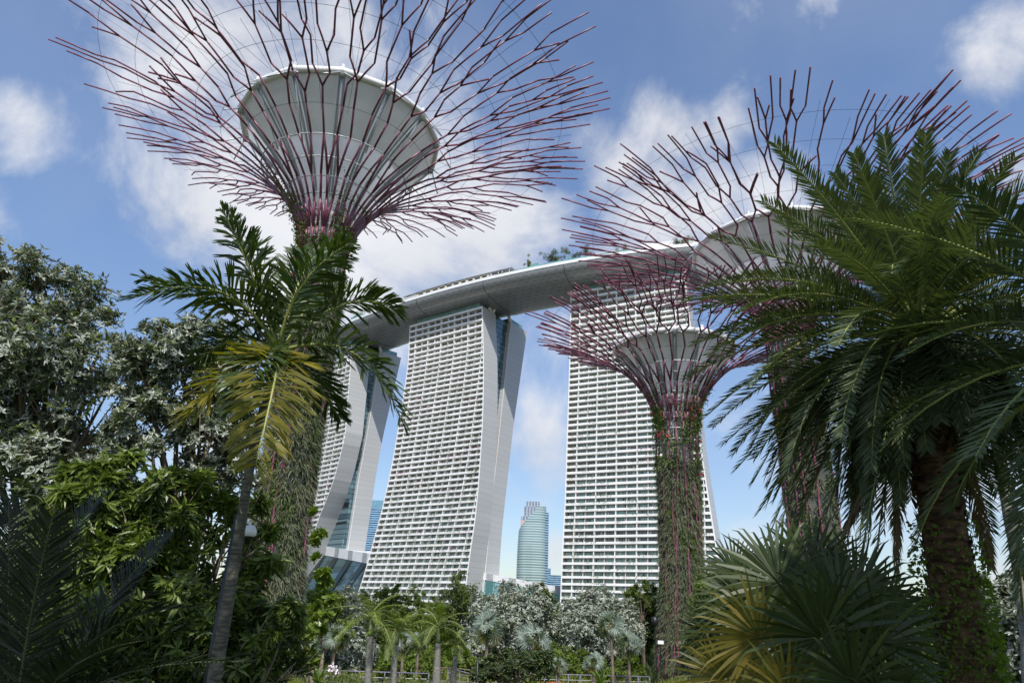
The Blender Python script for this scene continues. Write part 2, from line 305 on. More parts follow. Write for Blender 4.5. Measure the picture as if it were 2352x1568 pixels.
# ------------------------------------------------------------------ hotel towers
S_ = 2352 / 4096.0
def vplane(p0, dv, x, y):
    d = ray(x*S_, y*S_); n = np.array([-dv[1], dv[0]]); t = (n @ p0) / (n @ d[:2]); P = d * t
    return (P[:2] - p0) @ dv, P[2] + 5
def zk(k): return 188 - (3.35*k + min(k, 5)*.9)
def prof(pts, lo=None):
    pts = sorted(pts, key=lambda p: p[1]); zs = [p[1] for p in pts]; ss = [p[0] for p in pts]
    def f(z):
        if z < zs[0]: return ss[0] + (ss[1]-ss[0])/(zs[1]-zs[0])*(z-zs[0])*.8
        return float(np.interp(z, zs, ss))
    return f
def tower(name, label, p0, az, Lpx, Rpx, backpx, wfpx, wbpx, narrow, sL=None, sR=None, glassrow=None, wset=4.0, nfloors=55, seed=1):
    rg = np.random.default_rng(seed)
    u = np.array([cos(az), sin(az)]); b = np.array([-sin(az), cos(az)]); p0 = np.array(p0, float)
    sL = sL or prof([vplane(p0, u, *p) for p in Lpx]); sR = sR or prof([vplane(p0, u, *p) for p in Rpx])
    root = thing(name, label, 'tower', (p0[0], p0[1], 0), 'hotel towers')
    def W(s, t, z): return (u[0]*s + b[0]*t, u[1]*s + b[1]*t, z)
    def seg(m, sa, sb, ta, tb, za, zb):  # sa.. functions of z or numbers
        g = lambda f, z: f(z) if callable(f) else f
        m.hexa([W(g(sa,za), g(ta,za), za), W(g(sb,za), g(ta,za), za), W(g(sb,za), g(tb,za), za), W(g(sa,za), g(tb,za), za),
                W(g(sa,zb), g(ta,zb), zb), W(g(sb,zb), g(ta,zb), zb), W(g(sb,zb), g(tb,zb), zb), W(g(sa,zb), g(tb,zb), zb)])
    zs = [188.0] + [z for z in np.linspace(184, 0, 24)]
    se = sR(110.0); pe = p0 + u*se
    fr = prof([vplane(pe, b, *p) for p in Rpx]); bk0 = prof([vplane(pe, b, *p) for p in backpx]); 
    tb = (lambda z: 14.2) if name_simple(seed) else (lambda z: min(max(bk0(z) - fr(z), 13), 22))
    pw = p0 + u*(se - wset); wf = wfpx if callable(wfpx) else prof([vplane(pw, b, *p) for p in wfpx]); wb = wbpx if callable(wbpx) else prof([vplane(pw, b, *p) for p in wbpx])
    wfr = lambda z: min(wf(z), wb(z) - 12)
    # body
    m = MB()
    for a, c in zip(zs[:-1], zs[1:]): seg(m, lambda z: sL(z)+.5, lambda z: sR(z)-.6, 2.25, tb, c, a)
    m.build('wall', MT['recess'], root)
    for nm, f0, f1 in (('end_wall', lambda z: sR(z)-.55, sR), ('end_wall', sL, lambda z: sL(z)+.45)):
        m = MB()
        for a, c in zip(zs[:-1], zs[1:]): seg(m, f0, f1, .06, tb, c, a)
        o = m.build(nm, MT['endwall'], root); setuv(o, lambda V: np.stack([V[:, 0]*0 + 7, V[:, 2]], 1))
        m = MB()
        for a, c in zip(zs[:-1], zs[1:]): seg(m, (lambda z: f0(z)-.03), (lambda z: f1(z)+.04), -.16, .06, c, a)
        m.build('edge_trim', MT['band'], root)
    # west leg with its own end panels
    m = MB()
    sw = lambda z: se - wset + z*0
    for a, c in zip(zs[:-1], zs[1:]): seg(m, lambda z: sL(z)+3, sw, wfr, wb, c, a)
    o = m.build('west_wing', MT['endwall'], root); setuv(o, lambda V: np.stack([V[:, 0]*0 + 7, V[:, 2]], 1))
    m = MB()
    for a, c in zip(zs[:-1], zs[1:]): seg(m, lambda z: sw(z)-.1, lambda z: sw(z)+.12, lambda z: wfr(z)-.35, lambda z: wfr(z), c, a)
    m.build('edge_trim', MT['band'], root)
    # glass wall closing the space between the two wings
    m = MB()
    for a, c in zip(zs[:-1], zs[1:]):
        if wfr(c) > tb(c) + .3 or wfr(a) > tb(a) + .3: seg(m, lambda z: sL(z)+5, lambda z: sw(z)-3.0, lambda z: tb(z)-.5, lambda z: max(wfr(z)+.5, tb(z)-.4), c, a)
    o = m.build('atrium_glass', MT['atrium'], root); bb = b.copy()
    setuv(o, lambda V: np.stack([V[:, 0]*bb[0] + V[:, 1]*bb[1], V[:, 2]], 1))
    # balconies: one band per floor
    pl, plp = [], []
    for k in range(nfloors):
        z = zk(k); hb = 1.2 if k else 1.4; f = lambda z_: sR(z_) - .02
        m = MB(); seg(m, sL, f, -.12, .2, z-hb, z); seg(m, lambda z_: sL(z_)+.5, lambda z_: sR(z_)-.6, .2, 2.2, z-hb, z-hb+.3)
        m.build('balcony', MT['band'], root)
        if k > 3:
            s0, s1 = sL(z)+1, sR(z)-1.5
            base = s0
            while base < s1:
                ln = rg.uniform(3, 14)
                if rg.random() < .52:
                    n = int(ln*3.2); tgt = plp if (rg.random() < .10 and k < 44) else pl; col = np.stack([rg.uniform(base, min(base+ln, s1), n), rg.uniform(-.32, .12, n), z + rg.uniform(-.28, .12, n)], 1)
                    tgt.append(np.stack([u[0]*col[:,0]+b[0]*col[:,1], u[1]*col[:,0]+b[1]*col[:,1], col[:,2]], 1))
                base += ln
    for lst, mt_, nm in ((pl, 'plants', 'balcony_plants'), (plp, 'plantsp', 'balcony_flowers')):
        if lst:
            P = np.concatenate(lst); n = len(P)
            tag(MB().leaves(P, rg.normal(size=(n, 3)), rg.normal(size=(n, 3)), rg.uniform(.3, .75, n), .45).build(nm, MT[mt_], root), kind='stuff')
    # dividers and windows
    half = 5.65; offs = []; i = 0
    while narrow + i*half < 95: offs.append((narrow + i*half, i % 2 == 0)); i += 1
    zb0 = zk(nfloors-1) - 1
    for off, main in offs:
        m = MB(); wd = .27 if main else .12; got = False; t0 = .08 if main else .55
        for a, c in zip(zs[:-1], zs[1:]):
            if c < zb0: c = max(c, 0)
            if sL(c)+off+wd < sR(c)-.7 and sL(a)+off+wd < sR(a)-.7: seg(m, lambda z: sL(z)+off-wd/2*1.6, lambda z: sL(z)+off+wd/2*1.6, t0, 2.25, c, a); got = True
        if got: m.build('divider', MT['band'], root)
    wins = []
    for k in range(nfloors-1):
        ztop = zk(k) - 1.14; zf = zk(k+1) - .8; zm = (ztop+zf)/2
        edges = [.5] + [o_ for o_, _ in offs]
        for j, e in enumerate(edges):
            e2 = edges[j+1] if j+1 < len(edges) else e+half
            s0 = sL(zm)+e+.5; s1 = min(sL(zm)+e2-.45, sR(zm)-.9)
            if s1 - s0 < 1.4: continue
            if j == 0 and glassrow(k) != 'winglass' and k > 3: continue
            if j == 0 and seed == 3 and k < 33: continue
            wins.append((k, s0, s1, zf, min(ztop, zf+2.55)))
    wins.sort(key=lambda t_: -t_[0])
    def win(m, idx, k, s0, s1, za, zb):
        n0 = sum(len(q) for q in m.Q); tt = 2.18
        gl = 0 if glassrow(k) == 'winglass' else 1
        W2 = lambda s, t, z: np.array(W(s, t, z))
        g0 = s0 + .1; m.hexa([W2(g0,tt-.05,za), W2(s1,tt-.05,za), W2(s1,tt+.06,za), W2(g0,tt+.06,za), W2(g0,tt-.05,zb-.1), W2(s1,tt-.05,zb-.1), W2(s1,tt+.06,zb-.1), W2(g0,tt+.06,zb-.1)])
        idx += [gl]*6
        cols = 4
        for c in range(cols+1):
            s = g0 + (s1-g0)*c/cols; wv = .07
            m.hexa([W2(s-wv,tt-.13,za), W2(s+wv,tt-.13,za), W2(s+wv,tt-.04,za), W2(s-wv,tt-.04,za), W2(s-wv,tt-.13,zb), W2(s+wv,tt-.13,zb), W2(s+wv,tt-.04,zb), W2(s-wv,tt-.04,zb)]); idx += [2]*6
        zz = zb - .8
        m.hexa([W2(g0+.08,tt-.12,zz), W2(s1-.08,tt-.12,zz), W2(s1-.08,tt-.045,zz), W2(g0+.08,tt-.045,zz), W2(g0+.08,tt-.12,zz+.1), W2(s1-.08,tt-.12,zz+.1), W2(s1-.08,tt-.045,zz+.1), W2(g0+.08,tt-.045,zz+.1)]); idx += [2]*6
        if rg.random() < .7:   # curtain or open pane
            a_ = s0 + (s1-s0)*rg.integers(0, cols)/cols + .12; 
            m.hexa([W2(a_,tt-.09,za+.05), W2(a_+.8,tt-.09,za+.05), W2(a_+.8,tt-.06,za+.05), W2(a_,tt-.06,za+.05), W2(a_,tt-.09,zb-.15), W2(a_+.8,tt-.09,zb-.15), W2(a_+.8,tt-.06,zb-.15), W2(a_,tt-.06,zb-.15)]); idx += [3 if rg.random() < .7 else 4]*6
    mats = [MT['winglass'], MT['windark'], MT['frame'], MT['curtain'], MT['black']]
    def fin(m, idx, kind=None):
        o = m.build('window', mats, root); a = np.array(idx, np.int32)
        if len(a) == len(o.data.polygons): o.data.polygons.foreach_set('material_index', a)
        if kind: tag(o, kind=kind)
    for wv_ in wins[:100]: m = MB(); ix = []; win(m, ix, *wv_); fin(m, ix)
    m = MB(); ix = []
    for wv_ in wins[100:]: win(m, ix, *wv_)
    fin(m, ix, 'stuff')
    # roof: teal glass parapets, slanted white props under the deck
    for (ta, tb_, sa, sb) in ((1.6, 12.6, sL(188)+5.2, sR(188)-3.6), (wfr(188)+1.5, wb(188)-2.5, sL(188)+5, sw(188)-2.5)):
        m = MB(); zt = 192.0
        for (p, q) in (((sa, ta), (sb, ta)), ((sb, ta), (sb, tb_)), ((sb, tb_), (sa, tb_)), ((sa, tb_), (sa, ta))):
            P, Q = np.array(W(*p, 188)), np.array(W(*q, 188)); d = Q-P; nn = nrm(np.cross(d, (0, 0, 1)))*.12
            m.obox(P, d, nn, (0, 0, zt-188))
        o = m.build('roof_glass', MT['teal'], root)
        m = MB(); L_ = sb-sa
        for i in range(int(L_/2.4)+1):
            P = np.array(W(sa + i*2.4, ta-.12, 188)); m.obox(P, (u[0]*.12, u[1]*.12, 0), (-b[0]*.08, -b[1]*.08, 0), (0, 0, 4))
        for dz in (1.3, 2.7): m.obox(np.array(W(sa, ta-.14, 188+dz)), (u[0]*L_, u[1]*L_, 0), (-b[0]*.06, -b[1]*.06, 0), (0, 0, .1))
        m.build('glass_mullions', MT['atrium' if 0 else 'roofgrey'], root)
    o = MB().hexa([W(sL(188)+.5, 2.4, 187.6), W(sR(188)-.6, 2.4, 187.6), W(sR(188)-.6, tb(188)-.1, 187.6), W(sL(188)+.5, tb(188)-.1, 187.6), W(sL(188)+.5, 2.4, 188.12), W(sR(188)-.6, 2.4, 188.12), W(sR(188)-.6, tb(188)-.1, 188.12), W(sL(188)+.5, tb(188)-.1, 188.12)]).build('roof', MT['roofgrey'], root)
    for s, t, ds, dt in ((sR(188)-1.3, 11.5, -1.5, -4.0), (sR(188)-1.3, 12.3, .5, 3.4), (sw(188)-1, wfr(188)+1, -1, -3), (sL(188)+3.0, 7, 0, -2), (sL(188)+20, 4, 0, -1), (sL(188)+3, 10, 0, 3)):
        MB().tube([W(s, t, 187), W(s+ds, t+dt, 196.5)], 1.05, 12).build('roof_prop', MT['deck'], root, smooth=True)
    return dict(sL=sL, sR=sR, u=u, b=b, p0=p0, W=W, root=root, tb=tb, wb=wb, wf=wfr, sw=sw)
def name_simple(seed): return seed in (2, 3)

az2 = RAD(-35.7)
L2 = [(1639.4,1298.3),(1636,1373.3),(1633,1439.5),(1629,1477.6),(1623,1516),(1616,1572),(1606,1631),(1596,1691),(1583,1771),(1568.5,1854),(1555,1919),(1540.9,1980.6),(1525.6,2046.6),(1508,2113.6),(1495,2158),(1476.6,2227),(1455.5,2300),(1431.6,2372.5)]
R2 = [(1929.8,1220.1),(1932,1300),(1935,1400),(1936,1500),(1934,1600),(1931,1700),(1925,1800),(1914,1960),(1900,2093),(1885,2190),(1870,2303)]
B2 = [(1987,1255),(1987.4,1400),(1989,1500),(1986,1701),(1981,1800),(1976,1900),(1969,2001),(1961,2100),(1951,2180),(1937,2298)]
T2 = tower('hotel_tower', 'middle hotel tower, white balcony grid with wide grey end wall in two leaning wings',
      (-17, 392.9), az2, L2, R2, B2, [(2050,1247.6),(2040,1324),(2022,1500),(1994,1768),(1974,1950)], [(2113.5,1289.6),(2054,1700),(2008,2117),(1996,2293)],
      5.4, glassrow=lambda k: 'winglass' if k > 32 else 'windark', seed=2)
az3 = RAD(-27.0)
L3 = [(2283,1160),(2277,1477),(2269.5,1700),(2260,2000),(2252,2143),(2243,2344)]
R3 = [(2797,1727),(2815,1855),(2835,1988),(2855.6,2115),(2878.6,2258)]
p3 = np.array((34.0, 371.0)); u3 = np.array([cos(az3), sin(az3)])
r3 = [vplane(p3, u3, *p) for p in R3]; l3 = [vplane(p3, u3, *p) for p in L3]
r3.append((r3[0][0]-.4, 150.0)); r3.append((r3[0][0]-2.2, 188.0))
B3 = [(x+14, y+4) for x, y in R3]
T3 = tower('hotel_tower', 'right hotel tower, the widest white balcony facade, standing behind the supertree trunk',
      p3, az3, L3, R3, B3, (lambda z: 15 + 15*max(0, (z-60)/128)), (lambda z: 29 + 18*max(0, (z-60)/128)), 5.9,
      sL=prof(l3), sR=prof(r3), wset=15, glassrow=lambda k: 'windark' if k in (29, 30, 40, 41) else 'winglass', seed=3)
az1 = RAD(-46.0)
R1 = [(1408,1372),(1401,1486),(1381,1746),(1342,1900),(1319,1967),(1275,2075),(1235,2200)]
p1 = atz(1408*S_, 1372*S_, 188)[:2]; u1 = np.array([cos(az1), sin(az1)])
T1 = tower('hotel_tower', 'farthest hotel tower, curved grey end wall beside the left supertree trunk',
      p1, az1, None, R1, [(1473,1511),(1450,1746),(1414,1900),(1393,1981),(1365,2058),(1340,2117),(1311.5,2181)],
      [(1526.5,1389),(1473,1715),(1438.5,1900),(1414,2054),(1393,2191)], [(1608,1417),(1531.6,1746),(1504,1900),(1459.6,2198)], 5.4,
      sL=lambda z: -66 - 16*(1-z/188)**2, glassrow=lambda k: 'windark', wset=3.0, seed=1)

# ------------------------------------------------------------------ the deck bridging the three towers
NE = [atz(x*S_, y*S_, 201.0)[:2] for x, y in ((1322,1317),(1577.6,1215),(1659,1190),(1940,1108),(2118,1070),(2399,1026.5),(2457,1013),(2758,972))]
NE = np.array(NE)
tpar = np.concatenate([[0], np.cumsum(np.linalg.norm(np.diff(NE, axis=0), axis=1))]); tot = tpar[-1]
cx_, cy_ = np.polyfit(tpar, NE[:, 0], 3), np.polyfit(tpar, NE[:, 1], 3)
q2x, q2y = np.polyfit(tpar, NE[:, 0], 2), np.polyfit(tpar, NE[:, 1], 2)
def edge(t):
    def f(t_): return np.array([np.polyval(cx_, t_), np.polyval(cy_, t_)])
    if t < 0: d = f(0)-f(-.5) ; d0 = (f(1)-f(0)); return f(0) + d0*t + np.array([-.0006, -.0008])*t*t
    if t > tot: d0 = f(tot)-f(tot-1); return f(tot) + d0*(t-tot) + np.array([0.0, -.0003])*(t-tot)**2
    return f(t)
def tang(t): d = edge(t+.5)-edge(t-.5); return d/np.linalg.norm(d)
ZE = 201.0
tA, tB = -75.0, tot + 62.0
def half_w(t):
    a = min(1, max(0, (t-tA)/70)); b_ = min(1, max(0, (tB-t)/75)); return 3 + 20.5*(math.sin(a*pi/2)**.6)*(math.sin(b_*pi/2)**.6)
def section(t):                       # near edge stays, width tapers towards the tips
    e = edge(t); tg = tang(t); n = np.array([-tg[1], tg[0]]); hw = half_w(t); c = e + n*23.5; return c, n, hw
skyp = thing('rooftop_deck', 'long curved grey boat shaped deck lying across the tops of all three towers', 'rooftop deck', (0, 0, 0))
ts = np.linspace(tA, tB, 130); na = 17; V = []; UVs = []; q = []
for i, t in enumerate(ts):
    c, n, hw = section(t); dep = 8.4*(hw/23.5)
    for j in range(na):
        a = pi*j/(na-1); x = -cos(a); zz = -abs(math.sin(a))**.6*dep
        p = c + n*hw*x; V.append((p[0], p[1], ZE - 1.6 + zz)); UVs.append((t, j*44.0/(na-1)))
for i in range(len(ts)-1):
    for j in range(na-1): a = i*na+j; q.append([a, a+1, a+na+1, a+na])
o = MB().add(V, q).build('hull', MT['hull'], skyp, smooth=True); UVs = np.array(UVs); setuv(o, lambda V_: UVs)
def sweep(name, mt_, off0, off1, z0, z1, t0=tA, t1=tB, n=110, parent=skyp, far=False, nx=None):
    V = []; q = []; tt = np.linspace(t0, t1, n)
    for t in tt:
        c, nn, hw = section(t)
        sgn = 1 if far else -1
        for o_, z in ((off0, z0), (off1, z0), (off1, z1), (off0, z1)):
            p = c + nn*(sgn*(hw - o_)); V.append((p[0], p[1], z))
    for i in range(n-1):
        for j in range(4): a = i*4+j; b_ = i*4+(j+1) % 4; q.append([a, b_, b_+4, a+4])
    q += [[3, 2, 1, 0], [(n-1)*4, (n-1)*4+1, (n-1)*4+2, (n-1)*4+3]]
    return MB().add(V, q).build(name, mt_, parent)
sweep('edge_band', MT['deck'], -.25, .5, ZE-1.75, ZE+.15); sweep('edge_band', MT['deck'], -.25, .5, ZE-1.75, ZE+.15, far=True)
sweep('deck_floor', MT['deck'], .5, 20, ZE-1.4, ZE-.6); sweep('deck_floor', MT['deck'], .5, 19.0, ZE-1.4, ZE-.55, far=True)
sweep('parapet', MT['fascia'] if 0 else MT['deck'], 1.0, 1.25, ZE-.6, ZE+1.0)
for t in (28, 96, 150, 205):           # expansion joints round the hull
    if t < tot+40:
        c, n, hw = section(t); P = []
        for j in range(na): a = pi*j/(na-1); p = c - n*hw*cos(a); P.append((p[0], p[1], ZE-1.62-abs(math.sin(a))**.6*8.4))
        MB().tube(P, .16, 4).build('hull_joint', MT['black'], skyp)
# pavilions and glass screens standing on the deck, found along the near edge
def tof(X):                            # position along the deck of photo column X (source px)
    best = min(np.linspace(-40, tot+40, 900), key=lambda t: abs(_px(t) - X)); return best
def _px(t):
    e = edge(t); P = np.array([e[0], e[1], ZE]) - EYE; return (1176 + F_*(P@RT)/(P@FW)) / S_
def ribbon(name, mt_, X0, X1, o0, o1, z0, z1, parent, n=16): return sweep(name, mt_, o0, o1, z0, z1, tof(X0), tof(X1), n, parent)
pv = thing('pavilion', 'long low pavilion with beige piers and dark openings above the middle tower', 'pavilion')
ribbon('wall', MT['darkop'], 1650, 1940, 4.0, 9.0, ZE-.5, ZE+4.0, pv)
ribbon('roof', MT['roofgrey'], 1600, 2040, 2.6, 10.5, ZE+4.6, ZE+5.0, pv); ribbon('beam', MT['deck'], 1640, 1950, 3.6, 9.2, ZE+4.0, ZE+4.6, pv)
for X in np.linspace(1650, 1935, 11): ribbon('pier', MT['beige'], X, X+9, 3.2, 4.1, ZE-.5, ZE+4.05, pv, 2)
ribbon('end_screen', MT['deck'], 1942, 2030, 3.4, 3.6, ZE-.5, ZE+2.6, pv, 6)
for X in np.linspace(1952, 2026, 6): ribbon('post', MT['deck'], X, X+1.5, 3.2, 3.5, ZE+2.6, ZE+4.6, pv, 2)
ribbon('hedge', MT['darkop'], 1975, 2050, 2.0, 3.0, ZE+.8, ZE+2.2, pv, 6)
pv = thing('pavilion', 'pale open sided terrace canopy at the left end of the long pavilion on the deck', 'pavilion')
ribbon('roof', MT['deck'], 1580, 1648, 2.6, 9, ZE+2.9, ZE+3.3, pv, 4)
for X in (1582, 1600, 1620, 1642): ribbon('post', MT['deck'], X, X+2, 2.8, 3.2, ZE-.5, ZE+2.9, pv, 2)
pv = thing('pavilion', 'white stepped rooftop block on the deck above the right hotel tower', 'pavilion')
ribbon('wall', MT['deck'], 2560, 2700, 4, 12, ZE-.5, ZE+5.4, pv, 6); ribbon('wall', MT['deck'], 2500, 2559, 4, 12, ZE-.5, ZE+3.2, pv, 4); ribbon('wall', MT['deck'], 2701, 2790, 4, 12, ZE-.5, ZE+4.2, pv, 4)
pv = thing('pavilion', 'dark grey low rooftop hut on the deck left of the white stepped block', 'pavilion')
ribbon('wall', MT['roofgrey'], 2380, 2470, 4, 9, ZE-.5, ZE+3.4, pv, 5); ribbon('roof', MT['deck'], 2376, 2474, 3.6, 9.4, ZE+3.4, ZE+3.7, pv, 5)
for X0, X1, lb in ((2117, 2150, 'small teal glass screen on the deck beside the lone thin tree'), (2265, 2292, 'teal glass booth on the deck between the rooftop shrubs'), (1395, 1440, 'teal glass screen on the left part of the deck')):
    g = thing('glass_screen', lb, 'glass screen', group='glass screens on the deck'); ribbon('pane', MT['teal'], X0, X1, 1.6, 1.8, ZE+.6, ZE+3.4, g, 3); ribbon('base', MT['beige'], X0, X1, 1.3, 1.9, ZE-.6, ZE+1.4, g, 3)
tag(ribbon('glass_balustrade', MT['teal'], 2052, 2560, .55, .62, ZE+.15, ZE+1.35, None, 30), 'long glass balustrade along the near rim of the rooftop deck', 'balustrade')

# ------------------------------------------------------------------ podium halls and far skyscrapers
def poly3(name, label, cat, pts_top, pts_bot, thick_dir, mt_body, mt_fascia, fz):
    r = thing(name, label, cat)
    return r
# left hall: sloping glass front with darker fins
def hall(name, label, a_px, b_px, dist_a, dist_b, lean, fas, glassm, finm, nf, zlow=0):
    A, B = at(a_px[0], a_px[1], dist_a), at(b_px[0], b_px[1], dist_b); r = thing(name, label, 'building', (0, 0, 0))
    d = B - A; hdir = nrm([d[0], d[1], 0]); out_ = np.array([hdir[1], -hdir[0], 0]);
    if out_[1] > 0: out_ = -out_
    back = -out_
    Ab, Bb = np.array([A[0], A[1], zlow]) + out_*lean, np.array([B[0], B[1], zlow]) + out_*lean
    fh = np.array([0, 0, fas])
    m = MB().hexa([Ab, Bb, Bb+back*(30+lean), Ab+back*(30+lean), A-fh, B-fh, B-fh+back*30, A-fh+back*30]); o = m.build('glass_front', glassm, r)
    setuv(o, lambda V: np.stack([(V-A)[:, 0]*hdir[0]+(V-A)[:, 1]*hdir[1], V[:, 2]], 1))
    m = MB().hexa([A-fh+out_*.5, B-fh+out_*.5, B-fh+back*31, A-fh+back*31, A+out_*.5, B+out_*.5, B+back*31, A+back*31]); o = m.build('fascia', MT['fascia'], r)
    setuv(o, lambda V: np.stack([(V-A)[:, 0]*hdir[0]+(V-A)[:, 1]*hdir[1], V[:, 2]], 1))
    for i in range(nf):
        f0 = (i+.55)/nf; w_ = .3/nf
        P0, P1 = A + d*f0, A + d*(f0+w_); Q0, Q1 = Ab + (Bb-Ab)*f0, Ab + (Bb-Ab)*(f0+w_)
        for g in (P0, P1): pass
        e = out_*.35
        MB().hexa([Q0+e*.1, Q1+e*.1, Q1+e*2, Q0+e*2, P0-fh+e*.1, P1-fh+e*.1, P1-fh+e*2, P0-fh+e*2]).build('fin', finm, r)
        MB().hexa([P0-fh+out_*.52, P1-fh+out_*.52, P1-fh+out_*.75, P0-fh+out_*.75, P0+out_*.52, P1+out_*.52, P1+out_*.75, P0+out_*.75]).build('fascia_strip', MT['roofgrey'], r)
    return r
hall('glass_hall', 'dark glass hall with black slanted fins between the left and middle towers', (728, 1250), (851, 1271), 520, 455, 22, 6.0, MT['podium'],
     mat('dark_fin', (.012,.02,.022), (.03,.045,.045), .2, .3), 4)
hall('glass_hall', 'low pale green glass hall between the middle and right towers', (1090, 1311), (1300, 1350), 408, 398, 3, 3.6, MT['podium2'], mat('green_fin', (.05,.13,.12), (.09,.2,.18), .2, .3), 4)
hall('glass_hall', 'far green glass hall with a white roof right of the fan palm', (1700, 1330), (2352, 1395), 420, 330, 3, 4, MT['podium2'], MT['roofgrey'], 5)

def loft(name, mt_, rings, parent, uvs=None):
    n = len(rings[0]); V = np.concatenate([np.array(r) for r in rings]); q = []
    for i in range(len(rings)-1):
        for j in range(n): j2 = (j+1) % n; q.append([i*n+j, i*n+j2, (i+1)*n+j2, (i+1)*n+j])
    m = MB().add(V, q); c = np.mean(rings[-1], axis=0); k = m.n; m.add([*rings[-1], c], None, [[j, (j+1) % n, n] for j in range(n)])
    return m.build(name, mt_, parent)
# slim green tower: bowed plan, slanting crown
c = at(1220, 1330, 1150)[:2]; bt = thing('skyscraper', 'slim curved green glass skyscraper with slanting top seen between the middle and right towers', 'skyscraper', (c[0], c[1], 0))
ztop = at(1218, 1163, 1150)[2]
def ring(hw, hd, z, ztl=None, ztr=None):
    P = []
    for a in np.linspace(0, 2*pi, 28, endpoint=False):
        x = hw*np.sign(cos(a))*abs(cos(a))**.6; y = hd*math.sin(a); zz = z if ztl is None else ztl + (ztr-ztl)*min(1, (x/hw+1)/1.5)**.8
        P.append((x, y, zz))
    return P
hw = 24.0; rs = [ring(hw, 19, 0), ring(hw, 19, ztop*.5), ring(hw*.98, 19, ztop-62), ring(hw*.93, 17, 0, ztop-40, ztop)]
o = loft('body', MT['office'], rs, bt); setuv(o, lambda V: np.stack([V[:, 0]*0+5, V[:, 2]], 1))
o = MB().obox((hw-4, -8, 0), (6, 0, 0), (0, 12, 0), (0, 0, ztop-10)).build('side_wing', MT['officeb'], bt); setuv(o, lambda V: np.stack([V[:, 0], V[:, 2]], 1))
c = at(1220, 1330, 1400)[:2]; b2 = thing('skyscraper', 'dark stepped office tower rising just behind the slim curved green skyscraper', 'skyscraper', (c[0], c[1], 0)); zt = at(1228, 1153, 1400)[2]
m = MB().obox((-23, -15, 0), (46, 0, 0), (0, 30, 0), (0, 0, zt-30)); m.obox((-17, -12, zt-30), (34, 0, 0), (0, 24, 0), (0, 0, 20)); m.obox((-13, -9, zt-10), (26, 0, 0), (0, 18, 0), (0, 0, 10))
setuv(m.build('body', lined('dark_office', (.16,.19,.24), (.40,.44,.50), 6, 4, 1.2, .5, .3, .2), b2), lambda V: np.stack([V[:, 0]+V[:, 1], V[:, 2]], 1))
MB().obox((-24, -15.6, zt-48), (20, 0, 0), (0, .5, 0), (0, 0, 9)).build('pink_panel', mat('salmon_stone', (.55,.36,.28), rough=.7), b2)
c = at(858, 1300, 1300)[:2]; b3 = thing('skyscraper', 'blue glass office block glimpsed between the left and middle hotel towers', 'skyscraper', (c[0], c[1], 0)); zt = at(862, 1151, 1300)[2]
setuv(MB().obox((-24, -15, 0), (70, 0, 0), (0, 30, 0), (0, 0, zt)).build('body', MT['officeb'], b3), lambda V: np.stack([V[:, 0]+V[:, 1], V[:, 2]], 1))
setuv(MB().obox((-24, -15.4, zt-14), (70, 0, 0), (0, .3, 0), (0, 0, 14.2)).build('crown_glass', lined('blue_crown', (.16,.33,.42), (.3,.5,.6), 3, 2.2, .1, .1, .2, .3), b3), lambda V: np.stack([V[:, 0]+V[:, 1], V[:, 2]], 1))
c = at(884, 1300, 1150)[:2]; b4 = thing('skyscraper', 'pale green office tower partly hidden behind the left edge of the middle tower', 'skyscraper', (c[0], c[1], 0)); zt = at(884, 1180, 1150)[2]
setuv(MB().obox((-12, -15, 0), (50, 0, 0), (0, 30, 0), (0, 0, zt)).build('body', MT['office'], b4), lambda V: np.stack([V[:, 0]+V[:, 1], V[:, 2]], 1))
c = at(1275, 1340, 1500)[:2]; b5 = thing('office_block', 'small dark office block low on the horizon left of the right hotel tower', 'building', (c[0], c[1], 0)); zt = at(1275, 1321, 1500)[2]
setuv(MB().obox((-16, -15, 0), (45, 0, 0), (0, 30, 0), (0, 0, zt)).build('body', MT['officeb'], b5), lambda V: np.stack([V[:, 0]+V[:, 1], V[:, 2]], 1))
c = at(1256, 1340, 1350)[:2]; b6 = thing('office_block', 'narrow grey block against the right foot of the slim green skyscraper', 'building', (c[0], c[1], 0)); zt = at(1256, 1306, 1350)[2]
setuv(MB().obox((-6, -15, 0), (12, 0, 0), (0, 30, 0), (0, 0, zt)).build('body', MT['officeb'], b6), lambda V: np.stack([V[:, 0]+V[:, 1], V[:, 2]], 1))
